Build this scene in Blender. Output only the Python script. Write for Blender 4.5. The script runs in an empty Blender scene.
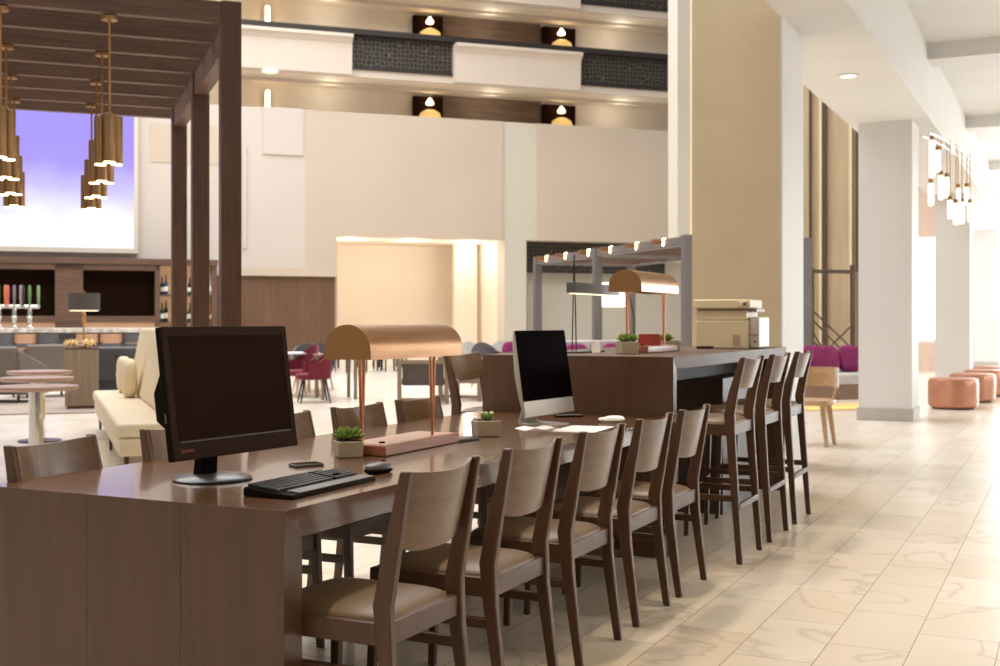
import bpy, bmesh, math, random
from mathutils import Vector, Matrix
R = math.radians
random.seed(7)
scn = bpy.context.scene
C = scn.collection
# ---------------------------------------------------------------- frames
H, F = 1.27, 1179.0
TA, AA = R(64.1), R(19.1)            # table direction, atrium cross direction
def rot(a, x, y): return (x*math.cos(a)-y*math.sin(a), x*math.sin(a)+y*math.cos(a))
def T(t, m, z=0): x, y = rot(TA, t, m); return (x, y, z)       # bar-table frame
def A(s, q, z=0): x, y = rot(AA, s, q); return (x, y+40, z)    # atrium frame
def W(u, Y, z=0): return ((u-500)/F*Y, Y, z)                   # bearing and distance to a place
def SA(u, q=0):                                                # position along the atrium wall for a bearing
    r = (u-500)/F
    return (r*(40+.945*q)+.327*q)/(.945-.327*r)
# ---------------------------------------------------------------- camera
cam = bpy.data.cameras.new('camera'); co = bpy.data.objects.new('camera', cam); C.objects.link(co)
co.location = (0, 0, H); co.rotation_euler = (R(90), 0, 0)
cam.sensor_width = 36; cam.lens = 36*F/1000; cam.shift_y = -0.011; cam.clip_end = 300
cam.dof.use_dof = True; cam.dof.focus_distance = 4.3; cam.dof.aperture_fstop = 5.0
scn.camera = co
# ---------------------------------------------------------------- world and large lights
w = bpy.data.worlds.new('world'); scn.world = w; w.use_nodes = True
bg = w.node_tree.nodes['Background']; bg.inputs[0].default_value = (.94, .97, 1, 1); bg.inputs[1].default_value = .42
vs = scn.view_settings
vs.view_transform = 'Standard'; vs.look = 'None'; vs.gamma = 1; vs.use_curve_mapping = False; vs.exposure = 0.0
def area(name, loc, rx, rz, sx, sy, e, col, spread=180):
    l = bpy.data.lights.new(name, 'AREA'); l.shape = 'RECTANGLE'; l.size = sx; l.size_y = sy; l.energy = e; l.color = col
    l.spread = R(spread)
    o = bpy.data.objects.new(name, l); C.objects.link(o); o.location = loc; o.rotation_euler = (rx, 0, rz); return o
area('atrium_skylight', (-8, 22, 17), 0, AA, 22, 26, 7800, (.98, .99, 1))
area('window_daylight', T(26, -10, 2.4), R(90), TA+R(180), 24, 4.2, 6400, (.80, .90, 1))
area('window_daylight', T(38.5, -5, 2.4), R(90), TA+R(90), 14, 4.2, 1800, (.85, .93, 1))
def spot(name, loc, e, col, ang=70, r=.05, tilt=None, blend=.5):
    l = bpy.data.lights.new(name, 'SPOT'); l.energy = e; l.color = col; l.spot_size = R(ang); l.spot_blend = blend; l.shadow_soft_size = r
    o = bpy.data.objects.new(name, l); C.objects.link(o); o.location = loc
    if tilt: o.rotation_euler = tilt
    return o
def point(name, loc, e, col, r=.05):
    l = bpy.data.lights.new(name, 'POINT'); l.energy = e; l.color = col; l.shadow_soft_size = r
    o = bpy.data.objects.new(name, l); C.objects.link(o); o.location = loc; return o
for i, (t, m) in enumerate([(2.2, 2.9), (4.6, 2.9), (7.2, 3.0)]):
    spot('table_downlight', T(t, m, 4.6), 190, (1, .80, .56), 80, .05)
for (t, m) in [(3.6, .2), (6.6, .0), (4.5, -2), (8.0, -2.2)]:
    spot('hall_downlight', T(t, m, 4.7), 70, (1, .84, .64), 110, .12)
# ---------------------------------------------------------------- materials
def lin(c):
    return tuple(((v/255)/12.92 if v/255 <= .04045 else ((v/255+.055)/1.055)**2.4) for v in c)+(1,)
MC = {}
def mat(name, c, rough=.5, metal=0, coat=0, emit=0, ec=None, var=.06, vs_=6.0, bump=0, trans=0, alpha=1, spec=None):
    if name in MC: return MC[name]
    m = bpy.data.materials.new(name); m.use_nodes = True; MC[name] = m
    nt = m.node_tree; b = nt.nodes['Principled BSDF']
    base = lin(c)
    b.inputs['Roughness'].default_value = rough; b.inputs['Metallic'].default_value = metal
    b.inputs['Coat Weight'].default_value = coat
    b.inputs['Transmission Weight'].default_value = trans
    b.inputs['Alpha'].default_value = alpha
    if spec is not None: b.inputs['Specular IOR Level'].default_value = spec; b.inputs['IOR'].default_value = 1.12
    tc = nt.nodes.new('ShaderNodeTexCoord'); nz = nt.nodes.new('ShaderNodeTexNoise')
    nz.inputs['Scale'].default_value = vs_; nz.inputs['Detail'].default_value = 3
    nt.links.new(tc.outputs['Object'], nz.inputs['Vector'])
    cr = nt.nodes.new('ShaderNodeValToRGB')
    cr.color_ramp.elements[0].position = .3; cr.color_ramp.elements[1].position = .7
    cr.color_ramp.elements[0].color = tuple(v*(1-var) for v in base[:3])+(1,)
    cr.color_ramp.elements[1].color = tuple(min(1, v*(1+var)) for v in base[:3])+(1,)
    nt.links.new(nz.outputs['Fac'], cr.inputs['Fac']); nt.links.new(cr.outputs['Color'], b.inputs['Base Color'])
    if emit:
        b.inputs['Emission Strength'].default_value = emit; b.inputs['Emission Color'].default_value = lin(ec or c)
    if bump:
        n2 = nt.nodes.new('ShaderNodeTexNoise'); n2.inputs['Scale'].default_value = vs_*40
        nt.links.new(tc.outputs['Object'], n2.inputs['Vector'])
        bp = nt.nodes.new('ShaderNodeBump'); bp.inputs['Strength'].default_value = bump; bp.inputs['Distance'].default_value = .002
        nt.links.new(n2.outputs['Fac'], bp.inputs['Height']); nt.links.new(bp.outputs['Normal'], b.inputs['Normal'])
    return m
def wood(name, c1, c2, rough=.4, coat=0, axis='x', scale=1.0, metal=0):
    if name in MC: return MC[name]
    m = bpy.data.materials.new(name); m.use_nodes = True; MC[name] = m
    nt = m.node_tree; b = nt.nodes['Principled BSDF']
    b.inputs['Roughness'].default_value = rough; b.inputs['Coat Weight'].default_value = coat; b.inputs['Coat Roughness'].default_value = .07
    b.inputs['Metallic'].default_value = metal
    tc = nt.nodes.new('ShaderNodeTexCoord'); mp = nt.nodes.new('ShaderNodeMapping')
    s = {'x': (1.2, 22, 22), 'y': (22, 1.2, 22), 'z': (22, 22, 1.2)}[axis]
    mp.inputs['Scale'].default_value = tuple(v*scale for v in s)
    nt.links.new(tc.outputs['Object'], mp.inputs['Vector'])
    nz = nt.nodes.new('ShaderNodeTexNoise'); nz.inputs['Scale'].default_value = 1.6; nz.inputs['Detail'].default_value = 6; nz.inputs['Distortion'].default_value = .6
    nt.links.new(mp.outputs['Vector'], nz.inputs['Vector'])
    n2 = nt.nodes.new('ShaderNodeTexNoise'); n2.inputs['Scale'].default_value = 1.3; n2.inputs['Detail'].default_value = 2
    nt.links.new(tc.outputs['Object'], n2.inputs['Vector'])
    mx = nt.nodes.new('ShaderNodeMath'); mx.operation = 'MULTIPLY_ADD'; mx.inputs[1].default_value = .7; 
    nt.links.new(nz.outputs['Fac'], mx.inputs[0])
    m2 = nt.nodes.new('ShaderNodeMath'); m2.operation = 'MULTIPLY'; m2.inputs[1].default_value = .3
    nt.links.new(n2.outputs['Fac'], m2.inputs[0]); nt.links.new(m2.outputs[0], mx.inputs[2])
    cr = nt.nodes.new('ShaderNodeValToRGB'); cr.color_ramp.elements[0].position = .32; cr.color_ramp.elements[1].position = .68
    cr.color_ramp.elements[0].color = lin(c1); cr.color_ramp.elements[1].color = lin(c2)
    nt.links.new(mx.outputs[0], cr.inputs['Fac']); nt.links.new(cr.outputs['Color'], b.inputs['Base Color'])
    bp = nt.nodes.new('ShaderNodeBump'); bp.inputs['Strength'].default_value = .08; bp.inputs['Distance'].default_value = .002
    nt.links.new(nz.outputs['Fac'], bp.inputs['Height']); nt.links.new(bp.outputs['Normal'], b.inputs['Normal'])
    return m
def marble_floor():
    m = bpy.data.materials.new('marble_tiles'); m.use_nodes = True
    nt = m.node_tree; L = nt.links; b = nt.nodes['Principled BSDF']
    tc = nt.nodes.new('ShaderNodeTexCoord'); mp = nt.nodes.new('ShaderNodeMapping')
    mp.inputs['Location'].default_value = (.12, -.259, 0); L.new(tc.outputs['Object'], mp.inputs['Vector'])
    br = nt.nodes.new('ShaderNodeTexBrick'); br.offset = .5
    br.inputs['Scale'].default_value = 1; br.inputs['Brick Width'].default_value = .61; br.inputs['Row Height'].default_value = .305
    br.inputs['Mortar Size'].default_value = .0022; br.inputs['Mortar Smooth'].default_value = .2; br.inputs['Bias'].default_value = 0
    br.inputs['Color1'].default_value = lin((238, 229, 215)); br.inputs['Color2'].default_value = lin((229, 216, 198))
    br.inputs['Mortar'].default_value = lin((150, 128, 108))
    L.new(mp.outputs['Vector'], br.inputs['Vector'])
    # veins: every tile takes its own cut of the stone
    wn = nt.nodes.new('ShaderNodeMix'); wn.data_type = 'VECTOR'
    sc = nt.nodes.new('ShaderNodeVectorMath'); sc.operation = 'SCALE'; sc.inputs['Scale'].default_value = 40
    L.new(br.outputs['Color'], sc.inputs[0])
    ad = nt.nodes.new('ShaderNodeVectorMath'); ad.operation = 'ADD'; L.new(tc.outputs['Object'], ad.inputs[0]); L.new(sc.outputs[0], ad.inputs[1])
    nz = nt.nodes.new('ShaderNodeTexNoise'); nz.inputs['Scale'].default_value = 1.1; nz.inputs['Detail'].default_value = 5; nz.inputs['Roughness'].default_value = .5; nz.inputs['Distortion'].default_value = .5
    L.new(ad.outputs[0], nz.inputs['Vector'])
    cr = nt.nodes.new('ShaderNodeValToRGB'); e = cr.color_ramp.elements
    e[0].position = .485; e[0].color = (1, 1, 1, 1); e[1].position = .515; e[1].color = (1, 1, 1, 1)
    v = e.new(.5); v.color = (.62, .55, .48, 1)
    L.new(nz.outputs['Fac'], cr.inputs['Fac'])
    n2 = nt.nodes.new('ShaderNodeTexNoise'); n2.inputs['Scale'].default_value = .9; n2.inputs['Detail'].default_value = 4
    L.new(ad.outputs[0], n2.inputs['Vector'])
    c2 = nt.nodes.new('ShaderNodeValToRGB'); c2.color_ramp.elements[0].position = .35; c2.color_ramp.elements[1].position = .62
    c2.color_ramp.elements[0].color = (.88, .84, .78, 1); c2.color_ramp.elements[1].color = (1, 1, 1, 1)
    L.new(n2.outputs['Fac'], c2.inputs['Fac'])
    mm = nt.nodes.new('ShaderNodeMix'); mm.data_type = 'RGBA'; mm.blend_type = 'MULTIPLY'; mm.inputs['Factor'].default_value = .55
    L.new(br.outputs['Color'], mm.inputs['A']); L.new(cr.outputs['Color'], mm.inputs['B'])
    m3 = nt.nodes.new('ShaderNodeMix'); m3.data_type = 'RGBA'; m3.blend_type = 'MULTIPLY'; m3.inputs['Factor'].default_value = .7
    L.new(mm.outputs['Result'], m3.inputs['A']); L.new(c2.outputs['Color'], m3.inputs['B'])
    L.new(m3.outputs['Result'], b.inputs['Base Color']); b.inputs['Roughness'].default_value = .28
    return m
def lattice_mat():
    m = bpy.data.materials.new('dark_scroll_lattice'); m.use_nodes = True
    nt = m.node_tree; L = nt.links; b = nt.nodes['Principled BSDF']
    tc = nt.nodes.new('ShaderNodeTexCoord'); vo = nt.nodes.new('ShaderNodeTexVoronoi'); vo.feature = 'DISTANCE_TO_EDGE'; vo.inputs['Scale'].default_value = 7
    vo.inputs['Randomness'].default_value = .45
    mp = nt.nodes.new('ShaderNodeMapping'); mp.inputs['Scale'].default_value = (1, .001, 1); L.new(tc.outputs['Object'], mp.inputs['Vector'])
    L.new(mp.outputs['Vector'], vo.inputs['Vector'])
    cr = nt.nodes.new('ShaderNodeValToRGB'); cr.color_ramp.elements[0].position = .05; cr.color_ramp.elements[1].position = .09
    cr.color_ramp.elements[0].color = lin((98, 84, 66)); cr.color_ramp.elements[1].color = lin((20, 16, 13))
    L.new(vo.outputs['Distance'], cr.inputs['Fac']); L.new(cr.outputs['Color'], b.inputs['Base Color']); b.inputs['Roughness'].default_value = .6
    return m
def glow_panel_mat():
    m = bpy.data.materials.new('backlit_violet_panel'); m.use_nodes = True
    nt = m.node_tree; L = nt.links; b = nt.nodes['Principled BSDF']
    tc = nt.nodes.new('ShaderNodeTexCoord'); sp = nt.nodes.new('ShaderNodeSeparateXYZ'); L.new(tc.outputs['Object'], sp.inputs[0])
    nz = nt.nodes.new('ShaderNodeTexNoise'); nz.inputs['Scale'].default_value = .8; L.new(tc.outputs['Object'], nz.inputs['Vector'])
    ma = nt.nodes.new('ShaderNodeMath'); ma.operation = 'MULTIPLY_ADD'; ma.inputs[1].default_value = .9; L.new(nz.outputs['Fac'], ma.inputs[0]); L.new(sp.outputs['Z'], ma.inputs[2])
    mr = nt.nodes.new('ShaderNodeMapRange'); mr.inputs['From Min'].default_value = 4.3; mr.inputs['From Max'].default_value = 7.2; L.new(ma.outputs[0], mr.inputs['Value'])
    cr = nt.nodes.new('ShaderNodeValToRGB'); e = cr.color_ramp.elements
    e[0].position = 0; e[0].color = (1, 1, 1, 1); e[1].position = 1; e[1].color = lin((150, 128, 238))
    a = e.new(.22); a.color = lin((248, 246, 255)); a = e.new(.5); a.color = lin((196, 186, 246)); a = e.new(.75); a.color = lin((158, 138, 240))
    L.new(mr.outputs['Result'], cr.inputs['Fac'])
    b.inputs['Base Color'].default_value = (.05, .05, .05, 1)
    L.new(cr.outputs['Color'], b.inputs['Emission Color']); b.inputs['Emission Strength'].default_value = 1.0
    return m
walnut = wood('walnut_veneer', (84, 55, 33), (103, 71, 44), .24, .5, 'x', .8)
walnut_c = wood('walnut_counter', (78, 50, 30), (96, 66, 40), .55, 0, 'x', .8)
walnut_v = wood('walnut_veneer_upright', (78, 51, 31), (94, 65, 41), .36, .15, 'z', .6)
chairwood = wood('stained_beech', (74, 49, 31), (95, 66, 43), .44, 0, 'z')
chairback = wood('stained_beech_panel', (104, 78, 54), (124, 96, 69), .34, .2, 'x')
beamwood = wood('dark_stained_timber', (66, 40, 26), (98, 66, 46), .5, 0, 'z')
slatwood = wood('dark_stained_slat', (82, 57, 43), (112, 82, 64), .5, 0, 'x')
leather = mat('taupe_leather', (114, 91, 67), .42, bump=.15)
colw = mat('column_white_paint', (232, 230, 228), .6, var=.02, vs_=1)
copper = wood('brushed_copper', (146, 106, 72), (176, 132, 92), .34, 0, 'x', 1.0, .9)
copper_rod = mat('polished_copper', (214, 148, 112), .22, 1)
brass = wood('brushed_brass', (150, 112, 72), (188, 146, 98), .3, 0, 'z', 1.5, 1)
pbrass = mat('satin_brass', (168, 130, 90), .3, .95, var=.03)
copperwood = wood('rose_wood_tray', (150, 92, 66), (180, 118, 86), .35, .2, 'x')
blackpl = mat('black_plastic', (30, 24, 20), .42, var=.02, spec=.25)
blackgl = mat('black_screen_glass', (50, 36, 27), .4, var=.02, spec=.02)
deepgl = mat('dark_glass_screen', (14, 5, 6), .25, var=.02, spec=.015)
graypl = mat('grey_plastic', (96, 92, 90), .4)
alu = mat('brushed_aluminium', (206, 200, 192), .32, .7)
chrome = mat('chrome', (220, 216, 210), .12, 1)
white = mat('white_paint', (240, 238, 236), .6, var=.02, vs_=1)
cream = mat('cream_wall_paint', (200, 182, 162), .75, var=.03, vs_=.4)
cream2 = mat('pale_wall_paint', (206, 196, 180), .75, var=.02, vs_=.4)
tan = mat('tan_wallcovering', (232, 212, 176), .65, var=.04, vs_=2)
warmw = mat('warm_cream_paint', (242, 228, 210), .7, var=.02, vs_=.5)
paleband = mat('moulded_plaster', (212, 196, 180), .6, var=.02, vs_=1)
greyband = mat('grey_green_plaster', (242, 228, 210), .7, var=.03, vs_=1)
darkmetal = mat('dark_bronze_metal', (46, 38, 33), .5, .2)
bronzem = mat('brown_bronze_metal', (92, 76, 62), .5, .2)
paper = mat('white_paper', (244, 242, 238), .7, var=.01)
greyfab = mat('taupe_grey_fabric', (130, 118, 110), .85, bump=.2)
slatefab = mat('slate_leather', (84, 82, 84), .55)
creamfab = mat('cream_leather', (232, 212, 178), .5, var=.03)
magenta = mat('magenta_velvet', (132, 34, 88), .85, var=.15, vs_=9)
burg = mat('burgundy_velvet', (112, 24, 44), .8)
palegrey = mat('pale_grey_fabric', (196, 192, 190), .85)
lightwood = wood('pale_oak', (180, 146, 112), (208, 176, 140), .45, 0, 'x')
greywood = wood('weathered_oak', (128, 108, 88), (156, 134, 112), .5, 0, 'z')
graymetal = mat('grey_painted_steel', (122, 116, 112), .45, .4)
darkgreen = mat('succulent_green', (128, 158, 66), .6, var=.25, vs_=60)
palegreen = mat('pale_succulent', (186, 190, 140), .6, var=.2, vs_=60)
potmat = mat('stone_grey_planter', (182, 170, 146), .75, bump=.3)
printer_m = mat('ivory_plastic', (238, 222, 186), .5, var=.02)
printer_w = mat('white_plastic', (236, 232, 226), .45, var=.02)
marble_top = mat('speckled_marble', (216, 204, 190), .3, var=.35, vs_=9)
bulb = mat('warm_glowing_bulb', (255, 236, 196), .4, emit=9, ec=(255, 226, 176))
bulb_soft = mat('warm_glowing_diffuser', (255, 240, 210), .4, emit=1.6, ec=(255, 234, 196))
tube_glow = mat('glowing_frosted_glass', (255, 252, 236), .3, emit=1.0, ec=(255, 250, 226))
panelwood = wood('chocolate_wall_panel', (96, 66, 46), (118, 84, 60), .5, 0, 'z', .4)
barwood = wood('bar_cabinet_walnut', (84, 60, 46), (112, 82, 64), .45, 0, 'x', .5)
barlight = wood('bar_splash_maple', (178, 134, 104), (198, 154, 122), .5, 0, 'x', .5)
darkniche = mat('dark_screen_niche', (34, 20, 13), .6, var=.05, spec=.1)
grasscloth = wood('brown_grasscloth', (104, 82, 66), (144, 118, 98), .7, 0, 'x', .35)
red = mat('red_card', (176, 52, 38), .6)
glass = mat('clear_glass', (230, 240, 238), .03, trans=1, var=0, alpha=.35)
slatebar = mat('slate_enamel', (92, 96, 98), .4)
darkshade = mat('dark_grey_lampshade', (82, 76, 72), .8)
# ---------------------------------------------------------------- mesh helper
class MB:
    def __init__(s): s.v = []; s.f = []
    def add(s, vs, fs):
        n = len(s.v); s.v += [tuple(v) for v in vs]; s.f += [tuple(i+n for i in f) for f in fs]; return s
    def box(s, x0, x1, y0, y1, z0, z1):
        return s.add([(x0,y0,z0),(x1,y0,z0),(x1,y1,z0),(x0,y1,z0),(x0,y0,z1),(x1,y0,z1),(x1,y1,z1),(x0,y1,z1)],
                     [(3,2,1,0),(4,5,6,7),(0,1,5,4),(1,2,6,5),(2,3,7,6),(3,0,4,7)])
    def hexa(s, lo, hi):      # two quads, bottom and top
        return s.add(list(lo)+list(hi), [(3,2,1,0),(4,5,6,7),(0,1,5,4),(1,2,6,5),(2,3,7,6),(3,0,4,7)])
    def prism(s, pts, a0, a1, axis='x'):   # polygon extruded along an axis
        n = len(pts)
        def mk(p, a): return {'x': (a, p[0], p[1]), 'y': (p[0], a, p[1]), 'z': (p[0], p[1], a)}[axis]
        vs = [mk(p, a0) for p in pts]+[mk(p, a1) for p in pts]
        fs = [tuple(range(n))[::-1], tuple(range(n, 2*n))]+[(i, (i+1) % n, n+(i+1) % n, n+i) for i in range(n)]
        return s.add(vs, fs)
    def lathe(s, prof, cx=0, cy=0, seg=24, cap=True):
        vs = []; n = len(prof)
        for i in range(seg):
            a = 2*math.pi*i/seg
            for r, z in prof: vs.append((cx+r*math.cos(a), cy+r*math.sin(a), z))
        fs = []
        for i in range(seg):
            j = (i+1) % seg
            for k in range(n-1): fs.append((i*n+k, j*n+k, j*n+k+1, i*n+k+1))
        if cap:
            fs.append(tuple(i*n for i in range(seg))[::-1]); fs.append(tuple(i*n+n-1 for i in range(seg)))
        return s.add(vs, fs)
    def tube(s, pts, r, seg=8, r2=None):
        pts = [Vector(p) for p in pts]; n = len(pts); vs = []
        for i, p in enumerate(pts):
            d = (pts[min(i+1, n-1)]-pts[max(i-1, 0)]).normalized()
            up = Vector((0, 0, 1)) if abs(d.z) < .95 else Vector((1, 0, 0))
            a = d.cross(up).normalized(); b = a.cross(d).normalized()
            rr = r if r2 is None else r+(r2-r)*i/(n-1)
            for k in range(seg):
                an = 2*math.pi*k/seg; vs.append(p+a*rr*math.cos(an)+b*rr*math.sin(an))
        fs = [(i*seg+k, i*seg+(k+1) % seg, (i+1)*seg+(k+1) % seg, (i+1)*seg+k) for i in range(n-1) for k in range(seg)]
        fs += [tuple(range(seg))[::-1], tuple(range((n-1)*seg, n*seg))]
        return s.add(vs, fs)
    def bar(s, pts, wx, wy):  # rectangular section swept through (x,y,z) stations, section in x and y; wy may be a list
        n = len(pts); vs = []
        for i, (x, y, z) in enumerate(pts):
            a = wx[i] if isinstance(wx, (list, tuple)) else wx; b = wy[i] if isinstance(wy, (list, tuple)) else wy
            vs += [(x-a/2, y-b/2, z), (x+a/2, y-b/2, z), (x+a/2, y+b/2, z), (x-a/2, y+b/2, z)]
        fs = [(3, 2, 1, 0), tuple(4*(n-1)+k for k in range(4))]
        for i in range(n-1):
            for k in range(4): fs.append((4*i+k, 4*i+(k+1) % 4, 4*i+4+(k+1) % 4, 4*i+4+k))
        return s.add(vs, fs)
    def pillow(s, c, a, b, h, e=.5, e2=.5, seg=20, rings=12, rz=0, rx=0):  # rounded cushion
        vs = []; M = Matrix.Rotation(rz, 3, 'Z') @ Matrix.Rotation(rx, 3, 'X')
        def sg(v, p): return math.copysign(abs(v)**p, v)
        for i in range(rings+1):
            ph = -math.pi/2+math.pi*i/rings
            for k in range(seg):
                th = 2*math.pi*k/seg
                p = Vector((a*sg(math.cos(ph), e)*sg(math.cos(th), e2), b*sg(math.cos(ph), e)*sg(math.sin(th), e2), h*sg(math.sin(ph), e)))
                vs.append(Vector(c)+M @ p)
        fs = [(i*seg+k, i*seg+(k+1) % seg, (i+1)*seg+(k+1) % seg, (i+1)*seg+k) for i in range(rings) for k in range(seg)]
        return s.add(vs, fs)
    def xf(s, M):
        s.v = [tuple(M @ Vector(v)) for v in s.v]; return s
    def build(s, name, m, parent=None, bevel=0, smooth=False, seg=2, loc=None, rz=0):
        me = bpy.data.meshes.new(name); me.from_pydata(s.v, [], s.f); me.validate()
        bm = bmesh.new(); bm.from_mesh(me); bmesh.ops.remove_doubles(bm, verts=bm.verts, dist=1e-6)
        bmesh.ops.recalc_face_normals(bm, faces=bm.faces); bm.to_mesh(me); bm.free()
        o = bpy.data.objects.new(name, me); C.objects.link(o); me.materials.append(m)
        if parent: o.parent = parent
        if loc: o.location = loc
        if rz: o.rotation_euler = (0, 0, rz)
        if smooth:
            for p in me.polygons: p.use_smooth = True
            try: me.set_sharp_from_angle(angle=R(38))
            except Exception: pass
        if bevel:
            b = o.modifiers.new('bevel', 'BEVEL'); b.width = bevel; b.segments = seg; b.limit_method = 'ANGLE'; b.angle_limit = R(40)
            if seg > 1:
                for p in me.polygons: p.use_smooth = True
                try: me.set_sharp_from_angle(angle=R(38))
                except Exception: pass
        return o
def thing(name, label, cat, loc=(0,0,0), rz=0, group=None):
    o = bpy.data.objects.new(name, None); C.objects.link(o); o.empty_display_size = .1
    o.location = loc; o.rotation_euler = (0, 0, rz); return tag(o, label, cat, group)
def tag(o, label, cat, group=None, kind=None):
    if label: o['label'] = label
    if cat: o['category'] = cat
    if group: o['group'] = group
    if kind: o['kind'] = kind
    return o
def struct(o): o['kind'] = 'structure'; return o
def dup(root, loc, rz, label=None, group=None):
    r = root.copy(); C.objects.link(r); r.location = loc; r.rotation_euler = (0, 0, rz)
    if label: r['label'] = label
    if group: r['group'] = group
    kids = [o for o in C.objects if o.parent == root]
    for ch in kids:
        c = ch.copy(); C.objects.link(c); c.parent = r
        for g in [o for o in C.objects if o.parent == ch]:
            d = g.copy(); C.objects.link(d); d.parent = c
    return r
ORD = ['nearest', 'second', 'third', 'fourth', 'fifth']
# ================================================================= SETTING
# floor, in the tile direction
fo = MB().box(-14, 62, -30, 40, -.1, 0).build('floor', marble_floor(), loc=(0, 0, 0), rz=TA); struct(fo)
# hall ceiling, dropped soffit beside the columns, coffer beams
def TB(name, t0, t1, m0, m1, z0, z1, m, bev=0):
    return struct(MB().box(t0, t1, m0, m1, z0, z1).build(name, m, rz=TA, bevel=bev))
TB('ceiling', -8, 46, -20, 1.63, 4.75, 4.95, white)
TB('ceiling_soffit', -8, 10.87, 1.63, 2.22, 3.85, 4.95, white)
TB('ceiling_soffit', 10.87, 46, 1.63, 2.63, 3.85, 4.95, white)
for t in (15.6, 21.4, 27.6, 34): TB('ceiling_beam', t, t+.5, -20, 1.63, 4.55, 4.75, white)
# columns
TB('wall_column', 10.0, 10.87, 2.22, 2.99, 0, 9, tan)
struct(MB().box(10.0, 10.87, 2.205, 2.22, 0, 3.85).build('lit_side_sheet', white, rz=TA))  # white sheet paints the column's daylit side, not a real trim
for t, in ((15.8,), (25.3,), (35.7,)):
    TB('wall_column', t, t+.7, 1.84, 2.5, 0, 3.85, colw)
    TB('baseboard_column', t-.02, t+.72, 1.82, 2.52, 0, .16, mat('grey_skirting', (196, 190, 182), .5))
# left return wall seen between columns, with its window
TB('wall_right', 40, 40.2, -20, 8, 0, 4.95, cream2)
TB('wall_right_recess', 32, 32.2, 2.5, 6, 0, .75, mat('peach_panel', (222, 196, 178), .7))
TB('wall_right_recess', 32, 32.2, 2.5, 6, 3.45, 8, mat('peach_panel', (222, 196, 178), .7))
wn = TB('window_1', 32.0, 32.1, 2.5, 6, .75, .82, white)
MB().box(32.05, 32.06, 2.5, 6, .82, 3.45).build('pane', mat('daylight_glow_pane', (240, 244, 248), .5, emit=.8, ec=(250, 252, 255)), wn)  # pane emission stands in for bright daylight outside
TB('light_block_wall', -9, -8.8, -20, 14, 0, 10, cream)  # unseen wall added to block world light from behind the camera
# tall wood panelled recess wall
rc = TB('wall_recess', 21.0, 21.2, 2.6, 5.4, 0, 9, wood('tan_panelling', (188, 164, 130), (206, 182, 148), .55, 0, 'z', .3))
for m, wd, mt in ((3.29, .07, bronzem), (3.85, .06, bronzem), (3.93, .05, tan), (4.12, .03, bronzem), (3.42, .05, tan), (2.95, .05, tan)):
    TB('trim_2', 20.93, 21.0, m, m+wd, 0, 9, mt)
# ---- atrium
def AB(name, s0, s1, q0, q1, z0, z1, m, bev=0, par=None):
    o = MB().box(s0, s1, q0, q1, z0, z1).build(name, m, par, bevel=bev)
    if not par: o.location = (0, 40, 0); o.rotation_euler = (0, 0, AA); struct(o)
    return o
s_l, s_open0, s_open1, s_r = -26, SA(337), SA(505), SA(700)
ZT, ZO = 8.08, 4.07
AB('wall_back', s_l, SA(305), 0, .4, 0, ZT, mat('light_wall_paint', (204, 192, 180), .75, var=.02, vs_=.4)); AB('wall_back', SA(305), s_open0, 0, .4, 0, ZT, cream)
AB('wall_back_upper', s_open0, SA(503), 0, .4, ZO, ZT, cream)
AB('wall_back_upper', SA(503), SA(537), .06, .4, ZO, ZT, cream2)
AB('wall_back_upper', SA(537), s_r+3, 0, .4, ZO, ZT, cream)
AB('wall_pier', s_open1, SA(527), .06, .8, 0, ZO, cream2)
AB('wall_back_lower', SA(527, 1.4), s_r+4, 1.4, 1.6, 0, ZO, cream2)
AB('ceiling_under_wall', SA(527), s_r+4, .4, 1.6, ZO+.02, ZO+.12, cream)
# stepped pilasters on the left of the wall
AB('trim_3', SA(263), SA(303), -.05, 0, 6.6, ZT+.02, MC['light_wall_paint'])
AB('trim_3', SA(243), SA(246), -.08, 0, 3.6, 6.9, cream2)
AB('trim_3', SA(150), SA(240), -.02, 0, 6.2, 7.4, cream)
# bright room behind the opening
AB('wall_lounge_back', s_open0-1, s_open1+1.5, 4.4, 4.6, 0, ZO+.6, warmw)
AB('wall_lounge_side', s_open0-.1, s_open0+.02, .4, 4.4, 0, ZO+.6, warmw)
AB('wall_lounge_side', s_open1+.02, s_open1+.2, .8, 4.4, 0, ZO+.6, warmw)
AB('wall_lounge_partition', SA(455, 2.6), SA(477, 2.6), 2.6, 2.9, 0, ZO, warmw)
AB('wall_lounge_panel', SA(477, 3.4), s_open1, 3.4, 3.5, 0, ZO, mat('ochre_panel', (176, 146, 104), .7))
AB('ceiling_lounge', s_open0-.1, s_open1+.2, .4, 4.6, ZO, ZO+.1, warmw)
for u in (352, 412, 470):
    s = SA(u, 1.4); point('lounge_lamp', A(s, 1.6, 3.7), 42, (1, .92, .84), .15)
# wood wainscot and ledge on the left
AB('trim_4', SA(217, -.3), SA(335, -.3), -.3, 0, 0, 2.72, panelwood)
AB('trim_5', SA(217, -.4), SA(337, -.4), -.45, 0, 2.72, 2.98, cream)
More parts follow.
